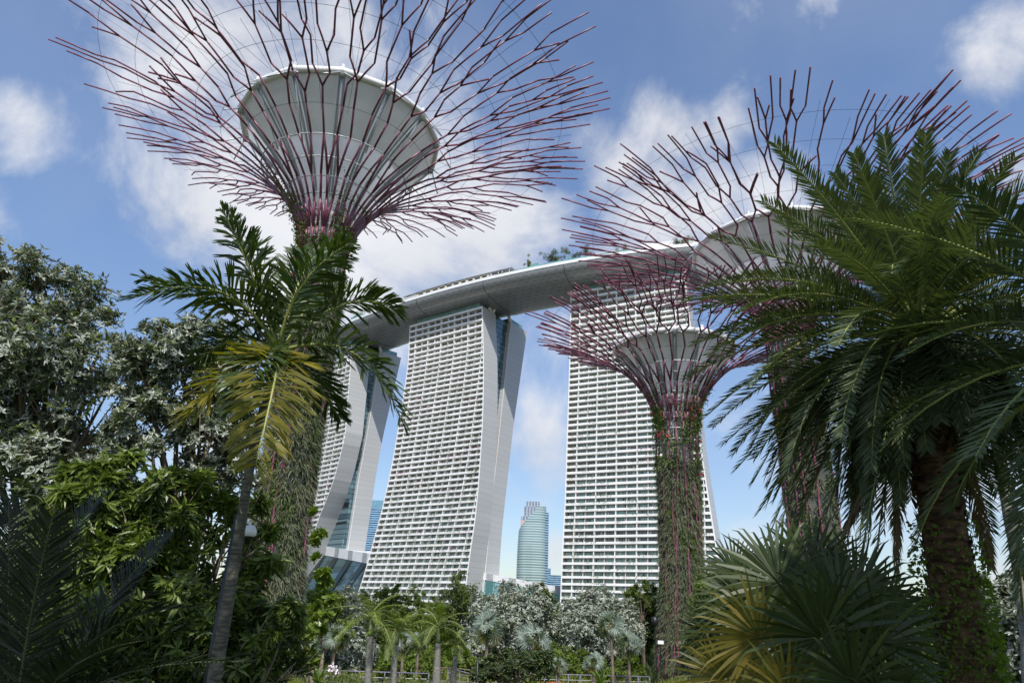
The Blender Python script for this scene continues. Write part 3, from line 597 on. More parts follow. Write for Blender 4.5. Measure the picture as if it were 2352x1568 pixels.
# ------------------------------------------------------------------ steel supertrees
def bez(p0, p1, p2, p3, t):
    p0, p1, p2, p3 = map(np.asarray, (p0, p1, p2, p3)); return p0*(1-t)**3 + 3*p1*t*(1-t)**2 + 3*p2*t*t*(1-t) + p3*t**3
def tufts(m, P, Nn, n, L, W, droop, rg, spread=1.1):
    P = np.repeat(P, n, 0); Nn = np.repeat(Nn, n, 0); k = len(P)
    D = Nn + rg.normal(size=(k, 3))*spread*.62; up = rg.normal(size=(k, 3))
    m.blades(P, D, up, rg.uniform(.6, 1.15, k)*L, W, droop)
def supertree(name, label, cxy, zn, zr, R, rn, rbase, zf, Rf, seed, tilt=0, br=.12, nrib=24, tuft=4200, tl=.42, flowers=True, vis=True):
    rg = np.random.default_rng(seed); root = thing(name, label, 'supertree', (cxy[0], cxy[1], 0), 'steel supertrees'); root.rotation_euler = (0, tilt, 0)
    H = zr - zn
    def pr(u):                       # radius, height of the lattice surface; u < 0 runs down the trunk
        if u < 0:
            z = zn*(1+u); f = max(0, 1 - z/(zn*.45)); return rn*(.93 + .07*(1+u)**4) + (rbase-rn)*f**1.6, z
        r, z = bez((rn, zn), (rn*1.25, zn+.40*H), (R*.42, zn+.80*H), (R, zn+H), u); return r, z
    def pt(th, u, dr=0): r, z = pr(u); return np.array([(r+dr)*cos(th), (r+dr)*sin(th), z])
    # lattice graph
    rows = [0, .07, .2, .29, .43, .52]; N0 = nrib; step = 2*pi/N0; per = [MB() for _ in range(N0)]
    rad = lambda u: br*(1.35 - .62*min(1, max(0, u)))
    th0 = {(0, i): i*step + rg.normal()*.02 for i in range(N0)}
    def line(i, a, b_, ua, ub, n=2):
        P = [pt(a+(b_-a)*t, ua+(ub-ua)*t) for t in np.linspace(0, 1, n+1)]; per[i % N0].tube(P, [rad(ua+(ub-ua)*t) for t in np.linspace(0, 1, n+1)], 6)
    cur = [(i, i*step + rg.normal()*.015) for i in range(N0)]
    jog = 0
    for j in range(len(rows)-1):
        ua, ub = rows[j], rows[j+1]; nxt = {}
        if j % 2 == 0:               # straight run
            nn = []
            for i, th in cur:
                t2 = th + rg.normal()*.018; line(i, th, t2, ua, ub + rg.normal()*.012*0); nn.append((i, t2))
            cur = nn
        else:                        # lean to the neighbour, some double up
            nn = []; jog ^= 1
            tgt = [(k+.5*jog)*step for k in range(N0)]
            got = set()
            for i, th in cur:
                base = th - .5*step*jog
                opts = sorted(range(-1, N0+1), key=lambda k: abs((k+.5*jog)*step - th))[:2]
                pick = [opts[0]] if rg.random() < .5 else ([opts[1]] if rg.random() < .5 else opts)
                for k in pick: line(i, th, (k+.5*jog)*step, ua, ub); got.add((k % N0, i))
            seen = {}
            for k, i in got: seen.setdefault(k, i)
            for k in range(N0):
                if k not in seen:
                    i, th = min(cur, key=lambda c_: abs(((c_[1]-(k+.5*jog)*step+pi) % (2*pi))-pi)); t_ = (k+.5*jog)*step
                    d = ((t_-th+pi) % (2*pi))-pi; line(i, th, th+d, ua, ub); seen[k] = i
            cur = [(k, (k+.5*jog)*step) for k in seen]
    def tube_to(i, th, u, th2, u2): line(i, th, th2, u, u2, 2)
    def end(i, th, u, w_, lvl):
        u1 = u + rg.uniform(.05, .11)
        if lvl == 0: u1 = u + rg.uniform(.03, .10)
        t1 = th + rg.normal()*w_*.16
        if u1 > .92: tube_to(i, th, u, t1, min(max(u1, .96), 1.03)); return
        tube_to(i, th, u, t1, u1)
        r_ = rg.random(); d = w_*rg.uniform(.34, .50)
        kids = [-1, 1] if (lvl < 2 and r_ < .9) or r_ < .62 else ([-1] if rg.random() < .5 else [1])
        for s in kids:
            if lvl >= 1 and rg.random() < .15:      # short stub that simply ends
                tube_to(i, t1, u1, t1+s*d*1.9, u1+rg.uniform(.05, .08)); continue
            u2 = u1 + rg.uniform(.035, .07); tube_to(i, t1, u1, t1+s*d, min(u2, 1.03))
            if u2 < .95: end(i, t1+s*d, u2, w_*.60, lvl+1)
    for i, th in cur: end(i, th, rows[-1], step, 0)
    # the same ribs run down the trunk
    for i in range(0, N0):
        if i % 2 or rg.random() < .15: continue
        P = []; th = i*step; 
        for k, u in enumerate(np.linspace(0, -1, 12)):
            P.append(pt(th, u, .02 + .12*math.sin(k*1.7+i*2.3))); th += step*.5*rg.choice([-1, 0, 0, 1])*(k % 2)
        per[i].tube(P, br*.95, 6)
    for i in range(N0): per[i].build('branch', MT['purple'], root, smooth=True)
    # rings
    for u in (-.075, -.03, .03, .09, .155, .22, .285, .355, .43):
        P = [pt(a, u, -.06) for a in np.linspace(0, 2*pi, 48, endpoint=False)]
        MB().tube(P, .055, 5, closed=True).build('ring', MT['steel'], root, smooth=True)
    # cable net
    m = MB()
    for u in (.52, .60, .68, .76, .84, .92):
        m.tube([pt(a, u, .02) for a in np.linspace(0, 2*pi, 72, endpoint=False)], .016, 3, closed=True)
    for i in range(24):
        a = (i+.25)*2*pi/24; m.tube([(Rf*cos(a), Rf*sin(a), zf+.3), pt(a+.12, .74)], .016, 3, cap=False); m.tube([(Rf*cos(a), Rf*sin(a), zf+.3), pt(a-.12, .9)], .016, 3, cap=False)
        m.tube([pt(a, u) for u in np.linspace(.5, .95, 8)], .014, 3, cap=False)
    m.build('cable_net', MT['cable'], root)
    # funnel
    Hf = zf - zn; np_ = 14
    def fp(t): return bez((rn*.72, zn-.6), (rn*.95, zn+.38*Hf), (Rf*.50, zn+.66*Hf), (Rf, zf), t)
    m = MB(); prof_ = [fp(t) for t in np.linspace(0, 1, 15)]; n = np_*4; v = []; q = []
    for r, z in prof_:
        k_ = min(1, (r-rn*.7)/(Rf-rn*.7)); 
        for j in range(n):
            a = 2*pi*j/n; ph = (j % 4)/4; flat = cos(pi/np_)/cos((ph-.5)*2*pi/np_); v.append((r*(1-k_+k_*flat)*cos(a), r*(1-k_+k_*flat)*sin(a), z))
    for i in range(len(prof_)-1):
        for j in range(n): j2 = (j+1) % n; q.append([i*n+j, i*n+j2, (i+1)*n+j2, (i+1)*n+j])
    o = m.add(v, q).build('funnel', MT['membrane'], root, smooth=True)
    # outer skirt panels near the top with a visible lower lip
    m = MB()
    for s in range(np_):
        if rg.random() < .12: continue
        a0, a1 = 2*pi*s/np_+.045, 2*pi*(s+1)/np_-.045; V = []; m = MB()
        for t in (.70, .78, .86, .93, .985):
            r, z = fp(t)
            for f in (0, .33, .66, 1): a = a0+(a1-a0)*f; k_ = cos(pi/np_)/cos((f-.5)*2*pi/np_); V.append(((r*k_+.16)*cos(a), (r*k_+.16)*sin(a), z-.05))
        m.add(V, [[i*4+j, i*4+j+1, i*4+j+5, i*4+j+4] for i in range(4) for j in range(3)])
        m.build('skirt_panel', MT['membrane'], root, smooth=True)
    m = MB(); P = []
    for j in range(n): a = 2*pi*j/n; flat = cos(pi/np_)/cos(((j % 4)/4-.5)*2*pi/np_); P.append(((Rf*flat+.12)*cos(a), (Rf*flat+.12)*sin(a), zf+.05))
    m.tube(P, .30, 8, closed=True).build('rim', MT['rimwhite'], root, smooth=True)
    for s in range(np_):
        a = 2*pi*s/np_; m = MB()
        for da in (-.028, .028):
            m.tube([np.array([(r+.20)*cos(a+da*(1.8 - t)), (r+.20)*sin(a+da*(1.8-t)), z]) for t, (r, z) in [(t, fp(t)) for t in np.linspace(0, 1, 9)]], .10, 5)
        m.build('funnel_rib', MT['membrane_rib'], root, smooth=True)
        c = np.array([(Rf+.1)*cos(a), (Rf+.1)*sin(a), zf]); m = MB().tube([c+(0, 0, -.5), c+(0, 0, .6)], .22, 8)
        for da, u in ((-.13, .60), (.13, .60), (0, .40)):
            m.tube([c, pt(a+da, u)], .055, 5)
        m.build('strut', MT['steel'], root, smooth=True)
    if zf > 40 and name: MB().tube([(1, 2, zf-2), (1, 2, zf+1)], .05, 5).build('mast', MT['steel'], root)
    # core and planted skin
    MB().lathe([(rn*.72, zn-5.5), (rn*.74, zn-3), (rn*.70, zn-.4), (rn*.78, zn+.1)], 24).build('trunk_core', MT['concrete'], root, smooth=True)
    m = MB()
    for i in range(28): a = 2*pi*i/28; m.tube([(rn*.80*cos(a), rn*.80*sin(a), zn-2.2), (rn*.82*cos(a), rn*.82*sin(a), zn+.9)], .05, 4)
    m.build('cage', MT['steel'], root)
    zt = zn - 3.6
    pp = [(0, 0), ] ; pf = [(pr(u)[0]-.18, pr(u)[1]) for u in np.linspace(-1, zt/zn-1, 14)]
    MB().lathe(pf + [(.3, zt)], 28).build('trunk', MT['dark'], root, smooth=True)
    def skin(k, lo=0.0, hi=1.0):
        z = rg.uniform(lo, hi, k)*zt; th = rg.uniform(0, 2*pi, k); r = np.array([pr(a/zn-1)[0] for a in z]) - .16
        nn = np.stack([np.cos(th), np.sin(th), np.full(k, -.10)], 1); return np.stack([r*np.cos(th), r*np.sin(th), z], 1), nn, th
    P, nn, th = skin(tuft); m = MB(); tufts(m, P, nn, 17, tl*rg.choice([.6, .8, 1.0, 1.15], len(P)).repeat(17), .05, .95, rg, 1.15); tag(m.build('air_plants', MT['tilla'], root), kind='stuff')
    P, nn, th = skin(tuft); sel = (np.sin(th*3+P[:, 2]*.5) + np.sin(P[:, 2]*.9+th*2) + rg.normal(size=tuft)*.5) > 1.25
    m = MB(); tufts(m, P[sel], nn[sel], 12, tl*.8, .09, .6, rg); tag(m.build('ferns', MT['tilla2'], root), kind='stuff')
    k = 3600 if vis else 900; zz = zn + rg.uniform(-4.6, 3.0, k); th = rg.uniform(0, 2*pi, k); ok = (np.sin(th*5+zz*.9)+np.sin(th*2.3-zz*1.3)+rg.normal(size=k)*.5 - np.maximum(0, zz-zn)*.5) > .0; th, zz = th[ok], zz[ok]; rr_ = np.array([pr(z/zn-1)[0] if z < zn else rn*1.08 for z in zz]) + rg.uniform(-.1, .35, len(zz))
    tag(MB().leaves(np.stack([rr_*np.cos(th), rr_*np.sin(th), zz], 1), rg.normal(size=(len(th), 3))-(0, 0, .4), rg.normal(size=(len(th), 3)), rg.uniform(.25, .5, len(th)), .17).build('neck_creeper', MT['tilla2'], root), kind='stuff')
    # vines threading up through the ribs, with flowers
    m = MB(); fl = MB()
    for _ in range(34 if vis else 10):
        a = rg.uniform(0, 2*pi) if rg.random() < .4 else rg.choice([3.4, 3.9, 5.6, 5.9]) + rg.normal()*.25; u0_ = rg.uniform(-.25, .0); u1_ = u0_ + rg.uniform(.12, .45); k = int((u1_-u0_)*330)
        uu = np.linspace(u0_, u1_, k); aa = a + np.cumsum(rg.normal(size=k)*.02); P = np.array([pt(x, y, .1) for x, y in zip(aa, uu)]) + rg.normal(size=(k, 3))*.16
        m.leaves(P, rg.normal(size=(k, 3)), rg.normal(size=(k, 3)), .20, .12)
        if flowers and rg.random() < .45: b_ = rg.integers(0, k); Q = P[b_]+rg.normal(size=(12, 3))*.10; fl.leaves(Q, rg.normal(size=(12, 3)), rg.normal(size=(12, 3)), .18, .15)
    tag(m.build('vine', MT['vine'], root), kind='stuff')
    if fl.n: tag(fl.build('flowers', MT['flower'], root), kind='stuff')
    return root
supertree('supertree', 'large left supertree, its purple branch crown cut off by the top of the photo', (-15.52, 48.77), 31.8, 46.0, 22.1, 1.9, 2.5, 43.0, 8.2, 3, br=.083, nrib=38, tuft=3900, tl=.68)
supertree('supertree', 'smaller middle supertree with full planted trunk in front of the right hotel tower', (16.3, 66.3), 23.4, 34.0, 15.1, 2.0, 2.8, 31.3, 5.9, 5, tilt=RAD(1.2), br=.082, nrib=34, tuft=3300, tl=.60)
supertree('supertree', 'right supertree mostly hidden behind the big date palm', (28.9, 65.5), 33.5, 46.0, 23.4, 2.4, 3.3, 43.0, 9.0, 9, br=.10, nrib=34, tuft=2200, tl=.5, vis=False)

# ------------------------------------------------------------------ plants
UPV = np.array([0, 0, 1.0])
def qb(a, b_, c, t): return a*(1-t)**2 + 2*b_*t*(1-t) + c*t*t
def frond(parent, base, ctrl, tip, n, L, W, mt_, rg, style='blade', r0=.022, rach='rachis', start=.14, droop=.5, lift=.35, fwd=.75, name='frond'):
    t = np.linspace(start, 1, n) ; t = np.repeat(t, 2); s = np.tile([1, -1], n)
    B = np.array([qb(base, ctrl, tip, x) for x in t]); T = np.array([2*(1-x)*(ctrl-base) + 2*x*(tip-ctrl) for x in t]); T /= np.linalg.norm(T, axis=1, keepdims=True)
    S = np.cross(T, UPV); S /= np.maximum(np.linalg.norm(S, axis=1, keepdims=True), .05); Nn = np.cross(S, T)
    f = fwd*(.55 + .9*t)[:, None]; lf = np.full((len(t), 1), lift) if style == 'blade' else lift + rg.uniform(-.55, .75, (len(t), 1))
    D = S*s[:, None] + T*f + Nn*lf + rg.normal(size=B.shape)*(.10 if style == 'blade' else .16)
    ll = L*np.minimum(1, .35 + (t-start)*3.2)*(1 - .62*np.maximum(0, (t-.45)/.55)**1.6)*rg.uniform(.85, 1.1, len(t))
    m = MB()
    if style == 'blade': m.blades(B, D, Nn + rg.normal(size=B.shape)*.25, ll, W, droop)
    else:
        D /= np.linalg.norm(D, axis=1, keepdims=True); Q = Nn + rg.normal(size=B.shape)*.35; X = np.cross(D, Q); X /= np.linalg.norm(X, axis=1, keepdims=True); l = ll[:, None]; g = np.array([0, 0, -1.0])
        W_ = W*(.7+.5*rg.random((len(t), 1)))
        v = np.stack([B-X*W_*.12, B+X*W_*.12, B+D*l*.5+X*W_*.42+g*l*.05*droop, B+D*l*.5-X*W_*.42+g*l*.05*droop, B+D*l*.93+X*W_*.5+g*l*.22*droop, B+D*l*.80+g*l*.18*droop, B+D*l*.90-X*W_*.5+g*l*.22*droop,
                      B+D*l*1.02+X*W_*.18+g*l*.27*droop, B+D*l*1.05-X*W_*.2+g*l*.27*droop], 1).reshape(-1, 3); b = np.arange(len(t))[:, None]*9
        m.add(v, np.concatenate([b+np.array([[0, 1, 2, 3]]), b+np.array([[3, 2, 4, 5]])]), np.concatenate([b+np.array([[3, 5, 6]]), b+np.array([[4, 7, 5]]), b+np.array([[5, 8, 6]])]))
    o = m.build(name, mt_, parent)
    MB().tube([qb(base, ctrl, tip, x) for x in np.linspace(0, 1, 9)], np.linspace(r0, r0*.2, 9), 5).build('leaf_stem', MT[rach] if isinstance(rach, str) else rach, o, smooth=True)
    return o
def trunk_tube(parent, P, r, mt_, name='trunk', n=12, k=24):
    P = np.array(P); r = np.asarray(r, float); t = np.linspace(0, len(P)-1, k); i = np.arange(len(P))
    Q = np.stack([np.interp(t, i, P[:, c]) for c in range(3)], 1); rr = np.interp(t, i, np.broadcast_to(r, (len(P),)))*(1+rng.normal(size=k)*.02)
    for _ in range(2): Q[1:-1] = (Q[:-2]+Q[1:-1]*2+Q[2:])/4
    return MB().tube(Q, rr, n).build(name, mt_, parent, smooth=True)
def local(root): return np.array(root.location)

# left feather palm
lp = thing('feather_palm', 'tall slim palm with ragged dark fronds in front of the left supertree trunk', 'palm tree')
C = at(640, 806, 9.2)
trunk_tube(lp, [at(455, 1800, 8.8), at(490, 1568, 8.8), at(520, 1400, 8.9), at(546, 1250, 9), at(575, 1060, 9.1), at(606, 930, 9.2), C], [.086, .078, .072, .064, .056, .052, .05], MT['barkm'])
FR = [((590,640),(520,500),-.5,.42,'palmg'),((535,600),(312,683),-.6,.42,'palmg'),((610,640),(512,485),.3,.40,'palmg'),((660,640),(800,560),-.9,.42,'palmg'),((560,700),(330,640),.5,.36,'palmg'),((800,640),(914,716),-.2,.40,'palmg'),((700,560),(745,590),1.2,.40,'palmg'),
      ((840,740),(920,962),-.5,.42,'palmg'),((700,830),(780,960),.9,.36,'palmg'),((555,800),(425,965),-.3,.40,'palmy'),((650,800),(588,1065),-1.6,.46,'palmy'),((560,740),(450,830),.9,.34,'palmg'),((720,700),(700,680),1.5,.34,'palmg'),((610,780),(540,940),-1.0,.36,'palmg')]
rg = np.random.default_rng(21)
for (c, t_, dd, L, mt_) in FR: frond(lp, C, at(*c, 9.2+dd*.5), at(*t_, 9.2+dd), 66, L*1.42, .050, MT[mt_], rg, 'rag', .03, 'rachis', .12, .9, .30, .8)
for _ in range(1): MB().tube([C, C+(.05, 0, .9)], [.03, .008], 6).build('spear_leaf', MT['rachis'], lp)

# big date palm on the right
C_X = 2105
dp = thing('date_palm', 'big date palm with hundreds of stiff leaflets and thick brown trunk on the right', 'palm tree')
C = at(2112, 770, 10.6); rg = np.random.default_rng(5)
trunk_tube(dp, [at(2262, 1800, 10.3), at(2225, 1568, 10.4), at(2205, 1430, 10.5), at(2182, 1300, 10.5), at(2158, 1150, 10.6), at(2132, 1000, 10.6), C-(0, 0, .25)], [.30, .29, .27, .26, .25, .25, .30], MT['barkb'])
m = MB(); P0, P1 = at(2225, 1568, 10.4), at(2132, 1000, 10.6)
for k in range(420):
    f = rg.uniform(-.25, 1.05); th = rg.uniform(0, 2*pi); c = P0+(P1-P0)*f; rr = .27; d = np.array([cos(th), sin(th), 0]); p = c+d*rr
    s = np.array([-sin(th), cos(th), 0])*.075; m.add([p-s-(0, 0, .05), p+s-(0, 0, .05), p+d*.05+(0, 0, .075)], None, [[0, 1, 2]])
m.build('leaf_scars', MT['barkb'], dp)
n = 100
for i in range(n):
    az = i*2.399963 + rg.normal()*.1; e = RAD(84 - 100*((i+.5)/n)**1.0) + rg.normal()*.06; L = rg.uniform(3.1, 3.7)*(.82 if e > .85 else 1)
    h = np.array([sin(az), cos(az), 0]); d1 = h*cos(e)+UPV*sin(e); e2 = max(e - RAD(rg.uniform(24, 40) if e > .75 else rg.uniform(40, 66)), RAD(-85)); d2 = h*cos(e2)+UPV*sin(e2)
    frond(dp, C + d1*.12, C+d1*L*.52, C+d1*L*.52+d2*L*.5, 78, .44, .027, MT['date'], rg, 'blade', .028, 'rachis', .16, .10, .38, .85)
for k in range(22):
    tx, ty, dd = rg.uniform(1720, 2075), rg.uniform(1090, 1290), rg.uniform(-1.0, 1.0); frond(dp, C, at(C_X + (tx-C_X)*.62 + rg.normal()*15, 800 + (ty-1100)*.35 + rg.normal()*20, 10.4+dd*.6), at(tx, ty, 10.4+dd), 74, .42, .028, MT['date'], rg, 'blade', .028, 'rachis', .16, .12, .30, .9, name='hanging_frond')
for (c, t_, dd) in (((1850,740),(1622,955),-.4),((1880,850),(1690,1078),.2),((1905,900),(1745,1172),-.5),((1935,920),(1830,1205),.3),((1840,690),(1592,790),.3),((1900,800),(1715,1000),-.9),((1965,920),(1895,1190),-.7),((1870,820),(1660,1020),.8),((1920,860),(1790,1120),.8),((1830,640),(1572,690),-.3),((2000,960),(1960,1200),.6),((1880,780),(1760,1090),.1)):
    frond(dp, C, at(*c, 10.4+dd*.6), at(*t_, 10.4+dd), 74, .44, .028, MT['date'], rg, 'blade', .028, 'rachis', .16, .12, .30, .9, name='hanging_frond')
for (c, t_, dd) in (((1990,1080),(1915,1290),-.6),((2050,1080),(2060,1330),-.3),((2230,1050),(2275,1300),.3),((2000,1120),(1945,1200),.4)):
    frond(dp, C-(0, 0, .3), at(*c, 10.4+dd*.6), at(*t_, 10.4+dd), 50, .34, .028, MT['dateb'], rg, 'blade', .03, MT['dateb'], .25, .5, .0, 1.4)
iv = MB(); k = 5200; f = rg.uniform(-.3, .62, k)**1.0; th = rg.uniform(0, 2*pi, k); keep = rg.random(k) < np.clip(1.0-f*1.5, .1, 1); f, th = f[keep], th[keep]; c = P0[None]+(P1-P0)[None]*f[:, None]
d = np.stack([np.cos(th), np.sin(th), 0*th], 1); iv.leaves(c+d*(.30+rg.random(len(f))[:, None]*.12), d+rg.normal(size=d.shape)*.8-(0, 0, .5), rg.normal(size=d.shape), rg.uniform(.045, .085, len(f)), .05); tag(iv.build('ivy', MT['lime'], dp), kind='stuff')

for i in range(66):
    az = i*2.399963; e = RAD(rg.uniform(-42, -8)); L = rg.uniform(2.4, 3.1)*(.70 if cos(az) < -.1 and sin(az) > -.8 else 1); h = np.array([sin(az), cos(az), 0]); d1 = h*cos(e)+UPV*sin(e); e2 = RAD(rg.uniform(-86, -72)); d2 = h*cos(e2)+UPV*sin(e2)
    frond(dp, C + d1*.12, C+d1*L*.38, C+d1*L*.38+d2*L*.62, 70, .42, .028, MT['date'], rg, 'blade', .028, 'rachis', .16, .12, .30, .9, name='hanging_frond')
# second palm whose crown is out of frame on the right
dp2 = thing('date_palm', 'palm hanging its fronds in from the right edge of the photo', 'palm tree'); C = at(2600, 820, 9.0); rg = np.random.default_rng(8)
trunk_tube(dp2, [(C[0]+.4, C[1]-.3, hgt(C[0], C[1])-.2), (C[0]+.2, C[1], C[2]-2), C], [.25, .22, .24], MT['barkb'])
for i in range(46):
    az = i*2.399963; e = RAD(62 - 110*((i+.5)/46)); L = rg.uniform(2.8, 3.3); h = np.array([sin(az), cos(az), 0]); d1 = h*cos(e)+UPV*sin(e); e2 = max(e-RAD(rg.uniform(40, 62)), RAD(-85)); d2 = h*cos(e2)+UPV*sin(e2)
    if (C+d1*L)[0] > C[0]+1.0: continue
    frond(dp2, C+d1*.1, C+d1*L*.5, C+d1*L*.5+d2*L*.5, 54, .48, .034, MT['date'], rg, 'blade', .028, 'rachis', .16, .15, .38, .85)
tp = thing('slender_palm', 'slender bare grey palm trunk near the right edge behind the date palm', 'palm tree'); trunk_tube(tp, [at(2385, 1800, 14), at(2362, 1420, 14), at(2338, 1270, 14), at(2310, 1130, 14), at(2290, 1010, 14), at(2275, 900, 14)], [.13, .12, .11, .10, .09, .08], MT['barkg'])
C = at(2275, 900, 14); rg = np.random.default_rng(4)
for i in range(12): az = i*2.4; e = RAD(60-8*i); h = np.array([sin(az), cos(az), 0]); d1 = h*cos(e)+UPV*sin(e); frond(tp, C, C+d1*1.2, C+d1*1.2+(h*.5-UPV*.8)*1.1, 36, .4, .035, MT['date'], rg, 'blade', .02)

# fan palms
def fanleaf(parent, base, hub, R, face, mt_, rg, nseg=44, arc=310, name='leaf', split=.55, pw=.018):
    face = nrm(face); out_ = nrm(hub-base); ax = nrm(out_ - face*(out_ @ face)); ay = np.cross(face, ax)
    a = np.linspace(-RAD(arc/2), RAD(arc/2), nseg) + rg.normal(size=nseg)*.012; D = np.cos(a)[:, None]*ax + np.sin(a)[:, None]*ay + face*(.16 + .06*((np.arange(nseg) % 2)[:, None]))
    Ls = R*(1 - .22*(np.abs(a)/pi)**1.5)*rg.uniform(.9, 1.05, nseg); m = MB(); wd = 2*R*split*math.sin(RAD(arc)/nseg/2)*1.05
    S = np.cross(face, D); Nn = np.cross(D, S) + S*rg.normal(size=(nseg, 1))*.25 + S*.35*((np.arange(nseg) % 2)[:, None]*2-1)
    Dn = D/np.linalg.norm(D, axis=1, keepdims=True); X = np.cross(Dn, Nn); X /= np.linalg.norm(X, axis=1, keepdims=True); l = Ls[:, None]; g = np.array([0, 0, -1.0]); dr = rg.uniform(.05, .28, (nseg, 1))
    P = np.broadcast_to(hub, (nseg, 3))
    v = np.stack([P-X*.004, P+X*.004, P+Dn*l*split+X*wd*.5, P+Dn*l*split-X*wd*.5, P+Dn*l*.82+X*wd*.20+g*l*dr*.35, P+Dn*l*.82-X*wd*.20+g*l*dr*.35, P+Dn*l+g*l*dr], 1).reshape(-1, 3); b = np.arange(nseg)[:, None]*7
    m.add(v, np.concatenate([b+np.array([[0, 1, 2, 3]]), b+np.array([[3, 2, 4, 5]])]), b+np.array([[5, 4, 6]])); o = m.build(name, mt_, parent)
    mid = (base+hub)/2 + UPV*np.linalg.norm(hub-base)*.08
    MB().tube([qb(base, mid, hub, x) for x in np.linspace(0, 1, 7)], [pw]*7, 5).build('leaf_stem', MT['rachis'], o, smooth=True); return o
fp_ = thing('fan_palm', 'large low fan palm with round pleated leaves, some yellow, beneath the date palm', 'palm tree'); rg = np.random.default_rng(31)
B = at(1930, 1720, 8.6); trunk_tube(fp_, [B-(0, 0, 1.6), B, B+(0, 0, .35)], [.16, .15, .12], MT['barkb'])
for X, Y, r, d, fx, fz, mt_ in ((1885,1425,205,-1.2,-.15,-.25,'fan'),(1745,1425,165,-.9,-.4,-.2,'fany'),(1790,1300,185,-.2,-.3,.5,'fan'),(1868,1275,175,.4,.1,.2,'fan'),(1970,1330,165,.3,.1,.1,'fan'),(2020,1440,175,-.9,.2,-.2,'fan'),
    (1665,1520,130,-.6,-.6,-.1,'fany'),(1715,1350,150,.2,-.5,.5,'fan'),(1960,1530,180,-1.5,-.1,-.3,'fan'),(2050,1590,150,-1.3,.2,-.2,'fan'),(1810,1560,150,-1.3,-.3,-.3,'fany'),(1690,1280,110,.8,-.4,.3,'fan'),
    (1930,1350,170,-.3,0,.3,'fan'),(2030,1370,140,.6,.2,.3,'fan'),(1640,1420,110,.4,-.7,.2,'fan'),(2080,1520,120,.9,.4,.1,'fan')):
    Y = Y + 38; hub = at(X, Y, 8.6+d); fanleaf(fp_, B+(0, 0, .3), hub, r*math.hypot(8.6+d, 2)/F_*.88, (fx, -1.0, fz), MT[mt_], rg, 48, 330, split=.46)

# dark feather palm in the bottom left corner
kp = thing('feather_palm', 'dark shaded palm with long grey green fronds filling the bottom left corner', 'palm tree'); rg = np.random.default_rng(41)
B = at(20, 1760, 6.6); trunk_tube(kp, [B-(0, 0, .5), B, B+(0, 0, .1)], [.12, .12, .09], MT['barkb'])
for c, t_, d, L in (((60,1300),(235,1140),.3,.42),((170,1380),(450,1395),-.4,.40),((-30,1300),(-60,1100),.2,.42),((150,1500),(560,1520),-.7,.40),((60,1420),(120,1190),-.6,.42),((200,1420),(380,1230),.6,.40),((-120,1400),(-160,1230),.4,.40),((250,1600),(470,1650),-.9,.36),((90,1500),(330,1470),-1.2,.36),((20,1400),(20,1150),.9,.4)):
    frond(kp, B, at(*c, 6.6+d*.5), at(*t_, 6.6+d), 58, L, .019, MT['darkpalm'], rg, 'blade', .013, 'darkstem', .2, .12, .25, .85)

